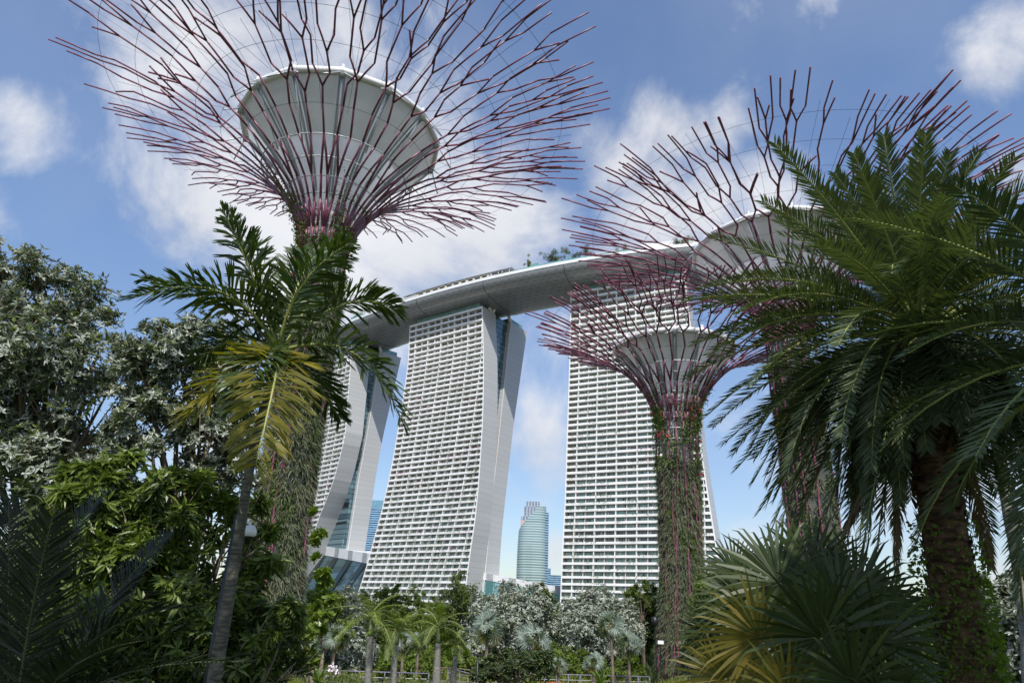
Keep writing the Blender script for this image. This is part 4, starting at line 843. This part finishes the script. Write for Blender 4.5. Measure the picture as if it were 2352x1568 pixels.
# broadleaf trees
def tree(name, label, blobs, dist, base, leafL, leafW, nros, per, mats, bark='bark', tr=.14, depth=.55, seed=0, group=None, cat='tree', shell=.5, limbs=True, droop=.0, trunkpts=None):
    rg = np.random.default_rng(seed); root = thing(name, label, cat, group=group); bl = []
    for b_ in blobs:
        X, Y, r = b_[:3]; rr = r/F_*math.hypot(dist, 2); off = b_[3] if len(b_) > 3 else rg.uniform(-.6, .6)*depth*rr*2
        bl.append((at(X, Y, dist+off), rr))
    bx = at(base[0], base[1], dist); bp = np.array([bx[0], bx[1], hgt(bx[0], bx[1])-.2]); cen = np.mean([b_[0] for b_ in bl], 0); low = min(b_[0][2]-b_[1] for b_ in bl)
    top = np.array([bp[0]*.4+cen[0]*.6, bp[1]*.4+cen[1]*.6, max(low+.2, bp[2]+.5)]) if base[1] > 0 else None
    fork = bp + (top-bp)*.8; m = MB()
    m.tube([bp, bp+(fork-bp)*.5+rg.normal(size=3)*tr*.5, fork], [tr*1.25, tr, tr*.85], 9)
    if limbs:
        for c, rr in bl:
            midp = fork+(c-fork)*.5+rg.normal(size=3)*np.linalg.norm(c-fork)*.07 + UPV*.05*np.linalg.norm(c-fork); m.tube([qb(fork, midp, c, x) for x in np.linspace(0, 1, 6)], np.linspace(tr*.55, tr*.12, 6), 6)
            for _ in range(5):
                e = c + nrm(rg.normal(size=3))*rr*.85; s = qb(fork, midp, c, rg.uniform(.6, 1)); m.tube([s, (s+e)/2+rg.normal(size=3)*rr*.08, e], [tr*.16, tr*.1, tr*.05], 4)
    m.build('trunk', MT[bark], root, smooth=True)
    w_ = np.array([rr**2 for _, rr in bl]); w_ /= w_.sum(); k = rg.choice(len(bl), nros, p=w_); cc = np.array([b_[0] for b_ in bl])[k]; rr = np.array([b_[1] for b_ in bl])[k]
    # twig clusters make lumps and gaps
    nc = max(12, nros//26); kc = rg.choice(len(bl), nc, p=w_); dc = rg.normal(size=(nc, 3)); dc /= np.linalg.norm(dc, axis=1, keepdims=True)
    ccen = np.array([b_[0] for b_ in bl])[kc] + dc*(np.array([b_[1] for b_ in bl])[kc]*rg.uniform(shell, 1.0, nc))[:, None]; csz = np.array([b_[1] for b_ in bl])[kc]*rg.uniform(.13, .25, nc)
    ci = rg.integers(0, nc, nros); P = ccen[ci] + rg.normal(size=(nros, 3))*csz[ci][:, None]*.68; O = P - cc*0 - np.array([b_[0] for b_ in bl])[kc][ci]; O /= np.maximum(np.linalg.norm(O, axis=1, keepdims=True), 1e-6)
    axis = O*.7 + UPV*.55 + rg.normal(size=(nros, 3))*.35; axis /= np.linalg.norm(axis, axis=1, keepdims=True)
    assign = rg.random(nros); lo = 0
    for mi, (mt_, share) in enumerate(mats):
        s = (assign >= lo) & (assign < lo+share); lo += share; n_ = s.sum()
        if not n_: continue
        A = np.repeat(axis[s], per, 0); PP = np.repeat(P[s], per, 0); q_ = rg.normal(size=A.shape); q_ -= A*(q_*A).sum(1, keepdims=True); q_ /= np.linalg.norm(q_, axis=1, keepdims=True)
        D = q_ + A*rg.uniform(-.1, .9, len(A))[:, None] - UPV*droop; MB_ = MB(); MB_.leaves(PP, D, A + rg.normal(size=A.shape)*.3, rg.uniform(.5, 1.35, len(A))*leafL, leafW)
        MB_.build('crown', MT[mt_], root)
    return root
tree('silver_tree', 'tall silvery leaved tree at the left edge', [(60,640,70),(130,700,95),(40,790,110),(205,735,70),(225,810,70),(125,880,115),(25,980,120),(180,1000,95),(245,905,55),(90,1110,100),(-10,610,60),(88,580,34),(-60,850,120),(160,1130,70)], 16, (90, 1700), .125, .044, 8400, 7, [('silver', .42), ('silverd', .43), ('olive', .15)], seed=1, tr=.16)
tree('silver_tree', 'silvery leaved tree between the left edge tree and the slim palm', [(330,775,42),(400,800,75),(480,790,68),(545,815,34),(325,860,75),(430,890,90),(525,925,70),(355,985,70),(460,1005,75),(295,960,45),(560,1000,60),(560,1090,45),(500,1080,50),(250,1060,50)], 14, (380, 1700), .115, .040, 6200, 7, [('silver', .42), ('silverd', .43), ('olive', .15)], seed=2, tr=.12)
tree('broadleaf_tree', 'glossy green large leaved tree in the lower left beneath the silver trees', [(262,1090,40),(185,1125,50),(330,1110,60),(250,1200,95),(420,1140,65),(500,1125,50),(380,1240,95),(515,1240,65),(165,1240,70),(300,1340,105),(430,1370,100),(540,1390,75),(620,1320,45),(120,1160,28),(200,1390,100),(560,1160,48),(590,1240,40)], 11.5, (400, 1800), .21, .058, 3300, 7, [('green', .85), ('greend', .15)], seed=3, tr=.09, droop=.55)
tree('broadleaf_shrub', 'leafy green shrub at the foot of the slim left palm', [(600,1480,80),(480,1520,90),(380,1540,90),(660,1410,40),(680,1520,50),(250,1560,110),(560,1580,80)], 10.8, (520, 1900), .17, .05, 2600, 7, [('green', .55), ('greend', .45)], seed=4, tr=.06, droop=.5)
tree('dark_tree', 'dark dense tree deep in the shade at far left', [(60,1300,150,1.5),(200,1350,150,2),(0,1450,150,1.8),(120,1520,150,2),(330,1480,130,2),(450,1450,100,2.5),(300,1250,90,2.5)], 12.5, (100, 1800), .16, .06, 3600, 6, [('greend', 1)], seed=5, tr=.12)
tree('leafy_vine_tree', 'leafy green climber clump hugging the right side of the left supertree trunk', [(725,1180,14),(735,1230,18),(740,1290,20),(745,1330,16),(735,1390,30),(720,1450,30)], 44, (700, 1700), .32, .22, 700, 6, [('lime', .5), ('green', .5)], seed=6, tr=.12, limbs=False)

# middle distance, across the water
MID = [
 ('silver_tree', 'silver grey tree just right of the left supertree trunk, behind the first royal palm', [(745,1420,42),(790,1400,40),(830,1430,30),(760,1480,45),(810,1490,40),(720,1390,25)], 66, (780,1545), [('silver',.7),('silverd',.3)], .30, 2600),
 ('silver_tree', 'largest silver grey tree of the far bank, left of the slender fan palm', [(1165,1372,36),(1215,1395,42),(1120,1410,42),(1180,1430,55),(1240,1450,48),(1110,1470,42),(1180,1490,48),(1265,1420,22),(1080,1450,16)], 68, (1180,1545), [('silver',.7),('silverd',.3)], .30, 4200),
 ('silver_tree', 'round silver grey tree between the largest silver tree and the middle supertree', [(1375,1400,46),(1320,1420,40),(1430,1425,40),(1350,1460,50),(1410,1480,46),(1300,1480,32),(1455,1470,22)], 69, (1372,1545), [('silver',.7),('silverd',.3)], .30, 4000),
 ('olive_tree', 'tall olive green tree standing above the others before the middle tower corner', [(1056,1345,26),(1040,1385,38),(1080,1390,34),(1060,1430,44),(1020,1430,30),(1052,1318,9)], 74, (1055,1540), [('olive',.75),('green',.25)], .26, 2200),
 ('olive_tree', 'small olive green tree peeking between the two silver crowns', [(1245,1368,22),(1262,1395,28),(1235,1400,22)], 78, (1250,1540), [('olive',.8),('green',.2)], .28, 900),
 ('flat_crown_tree', 'flat topped airy green tree in front of the middle tower base', [(880,1375,22),(920,1372,24),(960,1368,20),(850,1395,30),(900,1400,32),(950,1400,28),(990,1385,16)], 80, (920,1540), [('green',.5),('lime',.5)], .30, 1500),
 ('bright_green_tree', 'bright yellow green tree behind the royal palms', [(990,1420,34),(960,1450,30),(1010,1470,34),(930,1440,30),(880,1440,34),(870,1480,30)], 72, (950,1545), [('lime',.6),('green',.4)], .30, 2200),
 ('dark_green_tree', 'deep green tree beside the left foot of the middle supertree', [(1462,1400,22),(1475,1440,32),(1465,1480,30),(1485,1390,20),(1450,1510,22),(1500,1420,20)], 73, (1470,1540), [('green',.6),('greend',.4)], .32, 2000),
 ('loose_green_tree', 'pale loose tree in front of the right tower base, touching the supertree', [(1470,1355,16),(1490,1350,16),(1450,1370,14),(1500,1375,20),(1465,1385,14)], 71, (1480,1540), [('lime',.4),('olive',.6)], .26, 700),
 ('dark_green_tree', 'deep green bank tree between the vine clump and the first royal palm', [(735,1380,26),(760,1395,26),(715,1430,30),(790,1450,20)], 62, (740,1545), [('green',.6),('lime',.4)], .28, 1200),
 ('green_tree', 'rounded green tree behind the fan palm, right of the middle supertree', [(1660,1330,34),(1700,1345,40),(1630,1370,36),(1690,1400,50),(1740,1380,45),(1640,1430,45)], 64, (1680,1545), [('green',.6),('lime',.4)], .30, 2600),
 ('green_tree', 'green tree low behind the dark side of the fan palm', [(1850,1400,60),(1930,1420,60),(2010,1430,60),(2090,1440,50)], 60, (1950,1570), [('green',.6),('greend',.4)], .34, 2400),
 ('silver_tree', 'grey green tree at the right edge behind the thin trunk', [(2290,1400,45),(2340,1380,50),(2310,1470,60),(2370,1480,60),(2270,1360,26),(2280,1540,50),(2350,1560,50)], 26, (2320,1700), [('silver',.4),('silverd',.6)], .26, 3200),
 ('dark_green_tree', 'dark bushy tree behind the lamp post by the water', [(1130,1530,26),(1160,1520,26),(1200,1530,30),(1240,1525,26),(1100,1540,20)], 50, (1165,1560), [('greend',.9),('green',.1)], .26, 1500),
 ('bright_green_shrub', 'bright lime shrub mass on the far bank under the silver trees', [(1290,1520,30),(1330,1530,26),(1250,1545,30),(1400,1535,24),(1450,1540,24),(960,1530,34),(1010,1520,34),(1060,1525,26),(900,1530,30)], 63, (1150,1560), [('lime',.8),('green',.2)], .26, 3000),
]
for i, (nm, lb, bl, ds, bs, mts, lf, nr) in enumerate(MID): tree(nm, lb, [(x_, y_, r_*1.12) for x_, y_, r_ in bl], ds, bs, lf*.74, lf*.36, int(nr*2.1), 6, mts,  seed=50+i, tr=.16, depth=.8)
for j, (x0, lbl) in enumerate(((-80, 'hazy green tree line beyond the far left shade'), (60, 'hazy green tree line beyond the left trees'),)):
    pass
bgm = MB(); rg = np.random.default_rng(77); n = 26000; xx = rg.uniform(-110, 170, n); yy = rg.uniform(90, 130, n); hh = 4.6 + 1.6*np.sin(xx*.21) + 1.2*np.sin(xx*.57+1) + rg.normal(size=n)*.4; zz = rg.random(n)**.6*hh
bgm.leaves(np.stack([xx, yy, zz], 1), rg.normal(size=(n, 3)), rg.normal(size=(n, 3)), .9, .55); tag(bgm.build('far_woodland', MT['olive'], None), 'low green woodland band along the feet of the hotel towers', 'woodland', kind='stuff')

# royal palms
def royal(label, xb, xt, yt, R, dist, seed, tw=.2, up=.8):
    rg = np.random.default_rng(seed); r = thing('royal_palm', label, 'palm tree', group='royal palms in the middle distance')
    T = at(xt, yt, dist); A = at(xb, 1568, dist); dn = nrm(A-T); b_ = T + (A-T)*((T[2]+.1)/(T[2]-A[2])) ; sh = T + (A-T)*.28
    trunk_tube(r, [b_, (b_+sh)/2, sh], [tw*.92, tw*.98, tw*.72], MT['barkr'])
    MB().tube([sh, (sh*.6+T*.4), T], [tw*.70, tw*.55, tw*.3], 9).build('crownshaft', MT['crownshaft'], r, smooth=True)
    for i in range(13):
        az = i*2.4+seed; e = RAD(80 - 6.6*i); h = np.array([sin(az), cos(az), 0]); d1 = h*cos(e)+UPV*sin(e); d2 = h*cos(e-1.25)+UPV*sin(e-1.25)
        frond(r, T, T+d1*R*.5*up, T+d1*R*.5*up+d2*R*.66, 76, R*.17, .022, MT['lime' if i % 3 == 0 else 'olive'], rg, 'blade', .03, 'rachis', .12, .5, .2, .7)
royal('leftmost royal palm, tallest, with pale sunlit trunk', 845, 852, 1420, 2.9, 40, 1)
royal('second royal palm from the left, with fronds arching down both sides', 902, 913, 1447, 2.4, 40, 2)
royal('third royal palm from the left, thick grey trunk and upright crown', 1002, 1007, 1442, 2.6, 40, 3, .22)
royal('fourth and rightmost royal palm, short with a narrow upright crown', 1040, 1048, 1482, 1.7, 41, 4, .19, .95)
# silver fan palms
def sfan(label, X, Y, r, dist, seed, mt_='silverfan', nl=12):
    rg = np.random.default_rng(seed); t_ = thing('silver_fan_palm', label, 'palm tree', group='silver fan palms on the bank'); T = at(X, Y, dist); R = r*dist/F_
    b_ = np.array([T[0]+rg.normal()*.15, T[1], hgt(T[0], T[1])-.4]); trunk_tube(t_, [b_, (b_+T)/2, T], [.13, .11, .10], MT['bark'])
    for i in range(nl):
        az = i*2.4+seed; e = RAD(70-11*i); d1 = np.array([sin(az)*cos(e), -abs(cos(az))*cos(e)*.8, sin(e)]); hub = T+d1*R*.5
        fanleaf(t_, T, hub, R*.58, np.array([d1[0]*.3+rg.normal()*.3, -.5+rg.normal()*.3, .75-.1*i+rg.normal()*.2]), MT['fany' if i > nl-3 else (mt_ if i % 3 else 'fan')], rg, 20, 220, split=.42, pw=.015)
for k, (X, Y, r, dist, lb) in enumerate(((773,1464,34,54,'silver fan palm between the vine clump and the leftmost royal palm'),(1121,1440,42,50,'silver fan palm just right of the black lamp post'),(1225,1470,42,52,'silver fan palm between the lamp post and the slender trunk one'),
    (1403,1434,36,54,'silver fan palm on a long slender bare trunk, tallest of its kind'),(1443,1478,34,56,'silver fan palm close beside the middle supertree foot'),(1363,1520,26,52,'small silver fan palm left of the slender trunk one, low by the railing'),
    (927,1472,28,55,'silver fan palm showing between the second and third royal palms'),(962,1470,26,56,'silver fan palm immediately left of the third royal palm'),(708,1478,30,50,'silver fan palm against the right side of the left supertree base'),(1282,1530,24,54,'tiny silver fan palm low on the bank under the largest silver tree'))):
    sfan(lb, X, Y, r, dist, 100+k)
# small dark feather palms by the railing
for k, (X, Y, lb) in enumerate(((1190,1505,'dark green clumping palm in front of the railing, left of centre clump'),(1150,1520,'dark green clumping palm behind the lamp post railing corner'))):
    rg = np.random.default_rng(200+k); r = thing('clumping_palm', lb, 'palm tree', group='clumping palms by the railing'); T = at(X, Y+30, 46); T[2] = max(T[2], 1.2); trunk_tube(r, [(T[0], T[1], 0), T*.5+np.array([T[0], T[1], 0])*.5, T], .07, MT['barkb'])
    for i in range(12):
        az = i*2.4; e = RAD(75-7*i); h = np.array([sin(az), cos(az), 0]); d1 = h*cos(e)+UPV*sin(e); frond(r, T, T+d1*.7, T+d1*.7+(h*.7-UPV*.3)*.8, 26, .38, .05, MT['darkpalm'], rg, 'blade', .02)

# ground cover, railing, lamp posts and small things
def strip_grass(name, label, x0, x1, y0, y1, n, h, mt_, seed):
    rg = np.random.default_rng(seed); x = rg.uniform(x0, x1, n); y = rg.uniform(y0, y1, n); z = np.array([hgt(a, b_) for a, b_ in zip(x, y)]); hh = h*(.6+.5*np.sin(x*.9+seed)*np.sin(x*.37)+.3*rg.random(n))
    m = MB(); m.blades(np.stack([x, y, z], 1), np.stack([rg.normal(size=n)*.25, rg.normal(size=n)*.25, np.ones(n)], 1), rg.normal(size=(n, 3)), np.maximum(hh, .3), .07, .35); tag(m.build(name, MT[mt_]), label, 'grass', kind='stuff')
strip_grass('tall_grass', 'yellow green tall grass along the bottom edge before the railing', -14, 2, 33, 47, 14000, 1.5, 'grass', 1)
strip_grass('tall_grass', 'green grassy planting at the bottom edge right of the lamp post', 2, 19, 36, 48, 9000, 1.1, 'green', 2)
strip_grass('reeds', 'reeds on the far bank beneath the silver trees', -34, 16, 61.2, 64.5, 9000, 1.2, 'grass', 3)
strip_grass('undergrowth', 'dark undergrowth below the trees of the far bank', -40, 45, 64, 80, 16000, 2.4, 'greend', 4)
rgs = np.random.default_rng(91); n = 9000; x = rgs.uniform(-17, 19, n); y = rgs.uniform(46.5, 51.2, n); hh = .5 + .8*np.abs(np.sin(x*.8)*np.sin(x*.31+1)) + (rgs.random(n) < .1)*.4
tag(MB().leaves(np.stack([x, y, rgs.random(n)**.5*hh], 1), rgs.normal(size=(n, 3)), rgs.normal(size=(n, 3)), .34, .13).build('low_shrubs', MT['olive']), 'low green shrubs bordering the near bank at the railing', 'shrubs', kind='stuff')
def railing(label, pts, zt, n):
    r = thing('railing', label, 'railing', group='lavender railings by the water'); A, B = np.array(pts[0]), np.array(pts[1]); A = np.array([A[0], A[1], 0]); B = np.array([B[0], B[1], 0])
    MB().tube([A+(0, 0, zt), B+(0, 0, zt)], .035, 8).build('top_rail', MT['rail'], r, smooth=True)
    for f in (.4, .7): MB().tube([A+(0, 0, zt*f), B+(0, 0, zt*f)], .012, 5).build('wire', MT['steel'], r)
    for i in range(n): p = A+(B-A)*i/(n-1); MB().obox(p-(.04, .03, .4), (.08, 0, 0), (0, .06, 0), (0, 0, zt+.38)).build('post', MT['rail'], r)
def gp(X, Y, z): p = atz(X, Y, z); return (p[0], p[1])
railing('left railing run behind the royal palm trunks', (gp(680, 1536, 1.15), gp(985, 1546, 1.15)), 1.15, 10)
railing('long right railing run ending at the middle supertree', (gp(1085, 1537, 1.35), gp(1492, 1555, 1.15)), 1.2, 16)
railing('short slanting railing between the left and right runs', (gp(1030, 1533, 1.15), gp(1086, 1548, 1.15)), 1.15, 3)
def lamp(label, X, Y, dist, hd=True, tw=.05):
    T = at(X, Y, dist); r = thing('lamp_post', label, 'lamp post', (T[0], T[1], 0), 'lamp posts'); MB().tube([(0, 0, -.3), (0, 0, T[2])], tw, 8).build('pole', MT['black'], r, smooth=True)
    if hd: MB().obox((-.3, -.12, T[2]), (.6, 0, 0), (0, .24, 0), (0, 0, .07)).build('lamp_head', MT['black'], r)
lamp('slim black lamp post with flat head beside the largest silver tree', 1098, 1505, 44)
lamp('plain dark lamp post behind the leftmost royal palm', 862, 1462, 46)
cp = thing('camera_pole', 'thin black pole behind the slim palm trunk carrying a white security camera', 'camera pole'); T = at(548, 1180, 9.5); A = at(462, 1568, 9.5)
MB().tube([np.array([T[0]-.03, T[1], hgt(T[0], T[1])-.2]), T], .045, 8).build('pole', MT['black'], cp, smooth=True)
H = at(573, 1222, 9.4); MB().tube([at(548, 1195, 9.5), at(562, 1195, 9.45), H+(0, 0, .1)], .018, 6).build('arm', MT['white'], cp)
m = MB().lathe([(0.0, .09), (.055, .08), (.085, .02), (.085, -.03), (.06, -.05)], 16, H); hs = m.build('camera_housing', MT['white'], cp, smooth=True)
MB().lathe([(.06, -.05), (.05, -.09), (.0, -.115)], 16, H).build('lens_dome', MT['black'], hs, smooth=True)
ob = thing('bench', 'low orange bench at the bottom edge in front of the right railing', 'bench'); P = atz(1228, 1566, .62); Q = atz(1290, 1566, .62)
MB().hexa([P+(0, 0, -.1), Q+(0, 0, -.1), Q+(0, .5, -.1), P+(0, .5, -.1), P, Q, Q+(0, .5, 0), P+(0, .5, 0)]).build('seat', MT['orange'], ob)
for S in (P, Q): MB().obox((S[0]-.05, S[1]+.05, 0), (.1, 0, 0), (0, .4, 0), (0, 0, .53)).build('leg', MT['orange'], ob)
sp = thing('spotlight', 'small white spotlight on a short post by the middle supertree foot', 'spotlight'); T = at(1516, 1478, 60); MB().tube([(T[0], T[1], 0), T], .05, 6).build('post', MT['black'], sp); MB().obox(T-(.2, .2, 0), (.45, 0, 0), (0, .3, 0), (0, 0, .25)).build('lamp_head', MT['white'], sp)
ls = thing('loudspeaker', 'round black loudspeaker on a pole left of the middle supertree trunk', 'loudspeaker'); T = at(1504, 1426, 60); MB().lathe([(0, .38), (.2, .3), (.26, 0), (.2, -.3), (0, -.38)], 14, T).build('speaker', MT['black'], ls, smooth=True); MB().tube([(T[0], T[1], 0), T], .05, 6).build('pole', MT['black'], ls)
dk = thing('boardwalk', 'low timber boardwalk edge over the water on the far side', 'boardwalk'); A = atz(715, 1505, .35); B_ = atz(880, 1512, .35); d = B_-A
MB().obox(A, d, (0, 1.6, 0), (0, 0, .14)).build('deck', MT['stone'], dk)
for i in range(8): p = A+d*(i+.5)/8; MB().tube([(p[0], p[1]+.3, -1), (p[0], p[1]+.3, .36)], .07, 6).build('pile', MT['bark'], dk)
for k, (X, lb) in enumerate(((762, 'left of two pale orchid sprays near the bottom edge'), (772, 'right of two pale orchid sprays near the bottom edge'))):
    o_ = thing('orchid', lb, 'flower'); b_ = at(X, 1568, 30); b_[2] = 2.0; T = at(X, 1534+4*k, 30); MB().tube([b_, T], .012, 4).build('stem', MT['green'], o_); rg = np.random.default_rng(k); MB().leaves(T+rg.normal(size=(22, 3))*.07, rg.normal(size=(22, 3)), rg.normal(size=(22, 3)), .12, .09).build('blossom', MT['pinkfl'], o_)
for k, (X, Y, R_, lb) in enumerate(((733, 1568, .95, 'spiky green agave rosette at the bottom edge left of the orchids'), (1380, 1572, .9, 'spiky rosette plant at the bottom edge below the right railing'))):
    rg = np.random.default_rng(k); o_ = thing('rosette_plant', lb, 'plant'); T = at(X, Y, 27); n = 46; a = rg.uniform(0, 2*pi, n); e = rg.uniform(.1, 1.3, n); D = np.stack([np.cos(a)*np.cos(e), np.sin(a)*np.cos(e), np.sin(e)], 1)
    MB().blades(np.tile(T, (n, 1)), D, np.tile(UPV, (n, 1)), R_*rg.uniform(.7, 1, n), .09, .5).build('leaves', MT['green'], o_); MB().tube([(T[0], T[1], hgt(T[0], T[1])-.1), T], .07, 6).build('stem', MT['bark'], o_)

# small trees and shrubs growing on the rooftop deck
def decktree(X, h, w_, nl, label, seed, mt_='greend', off=2.6):
    rg = np.random.default_rng(seed); t = tof(X); c, n_, hw_ = section(t); p = c - n_*(hw_-off); r = thing('rooftop_tree', label, 'tree', (p[0], p[1], ZE-.6), 'trees growing on the rooftop deck')
    m = MB().tube([(0, 0, 0), (0, 0, h*.85)], [.14, .05], 6)
    for i in range(6): a = rg.uniform(0, 2*pi); z = h*rg.uniform(.4, .8); m.tube([(0, 0, z), (w_*.5*cos(a), w_*.5*sin(a), z+h*.12)], [.05, .03], 4)
    m.build('trunk', MT['bark'], r); nb = max(4, nl//70); bc = np.stack([rg.normal(size=nb)*w_*.28, rg.normal(size=nb)*w_*.28, h*rg.uniform(.42, 1.0, nb)], 1); i = rg.integers(0, nb, nl)
    MB().leaves(bc[i]+rg.normal(size=(nl, 3))*w_*.10, rg.normal(size=(nl, 3)), rg.normal(size=(nl, 3)), .55, .3).build('crown', MT[mt_], r)
for i, a in enumerate(((2105,8.5,3.6,420,'lone thin airy tree on the deck right of the long pavilion','olive'),(2197,8.0,5.2,900,'bushy dark conifer shaped tree on the deck','greend'),(2225,4.5,4,380,'low shrub on the deck right of the bushy conifer shaped tree','green'),
      (2251,8.5,5.0,420,'tall airy tree on the deck left of the teal booth','olive'),(2300,6.5,4.5,420,'round tree on the deck right of the teal booth','greend'),(2340,7.5,5,520,'full tree on the deck nearest the tips of the middle supertree','greend'),
      (1417,5.0,6,600,'broad green bush on the left part of the deck beside the palm frond','green'),(1460,5.5,6,700,'darker green bush on the left part of the deck','greend'),(1552,6.5,6,700,'dark bush on the deck just left of the terrace canopy','greend'),
      (2490,4.5,5,420,'small tree on the deck left of the white stepped block','green'),(2720,4.5,5,420,'shrub on the deck in front of the white stepped block','greend'),(2750,4.5,5,420,'shrub on the deck at the right end of the white stepped block','green'))):
    decktree(a[0], a[1]*1.3, a[2]*1.25, int(a[3]*1.8), a[4], 300+i, a[5])

# two out-of-frame trees, added only so their crowns shade the near planting
def add_shade_blocker(label, c, r, n, seed):
    rg = np.random.default_rng(seed); root = thing('added_shade_tree', label, 'tree', group='added shade trees'); c = np.array(c, float); b_ = np.array([c[0]*1.15, c[1]-2.5, hgt(c[0]*1.15, c[1]-2.5)-.2])
    m = MB().tube([b_, (b_+c)/2, c-(0, 0, 1)], [.35, .28, .2], 10)
    for i in range(14): e = c + nrm(rg.normal(size=3)*(1, 1, .5))*r*.8; m.tube([c-(0, 0, 1), (c+e)/2, e], [.12, .08, .03], 5)
    m.build('trunk', MT['bark'], root, smooth=True); d = rg.normal(size=(n, 3)); d /= np.linalg.norm(d, axis=1, keepdims=True); P = c + d*(rg.random((n, 1))**.4)*np.array([r, r, r*.45])
    MB().leaves(P, rg.normal(size=(n, 3)), rg.normal(size=(n, 3)), .28, .16).build('crown', MT['green'], root)
add_shade_blocker('unseen tree added behind the camera to shade the lower left planting', (-4.4, 0.0, 13.5), 2.9, 12000, 1)
add_shade_blocker('unseen tree added beside the camera to shade the right of the fan palm', (5.6, 1.7, 11.4), 2.6, 11000, 2)
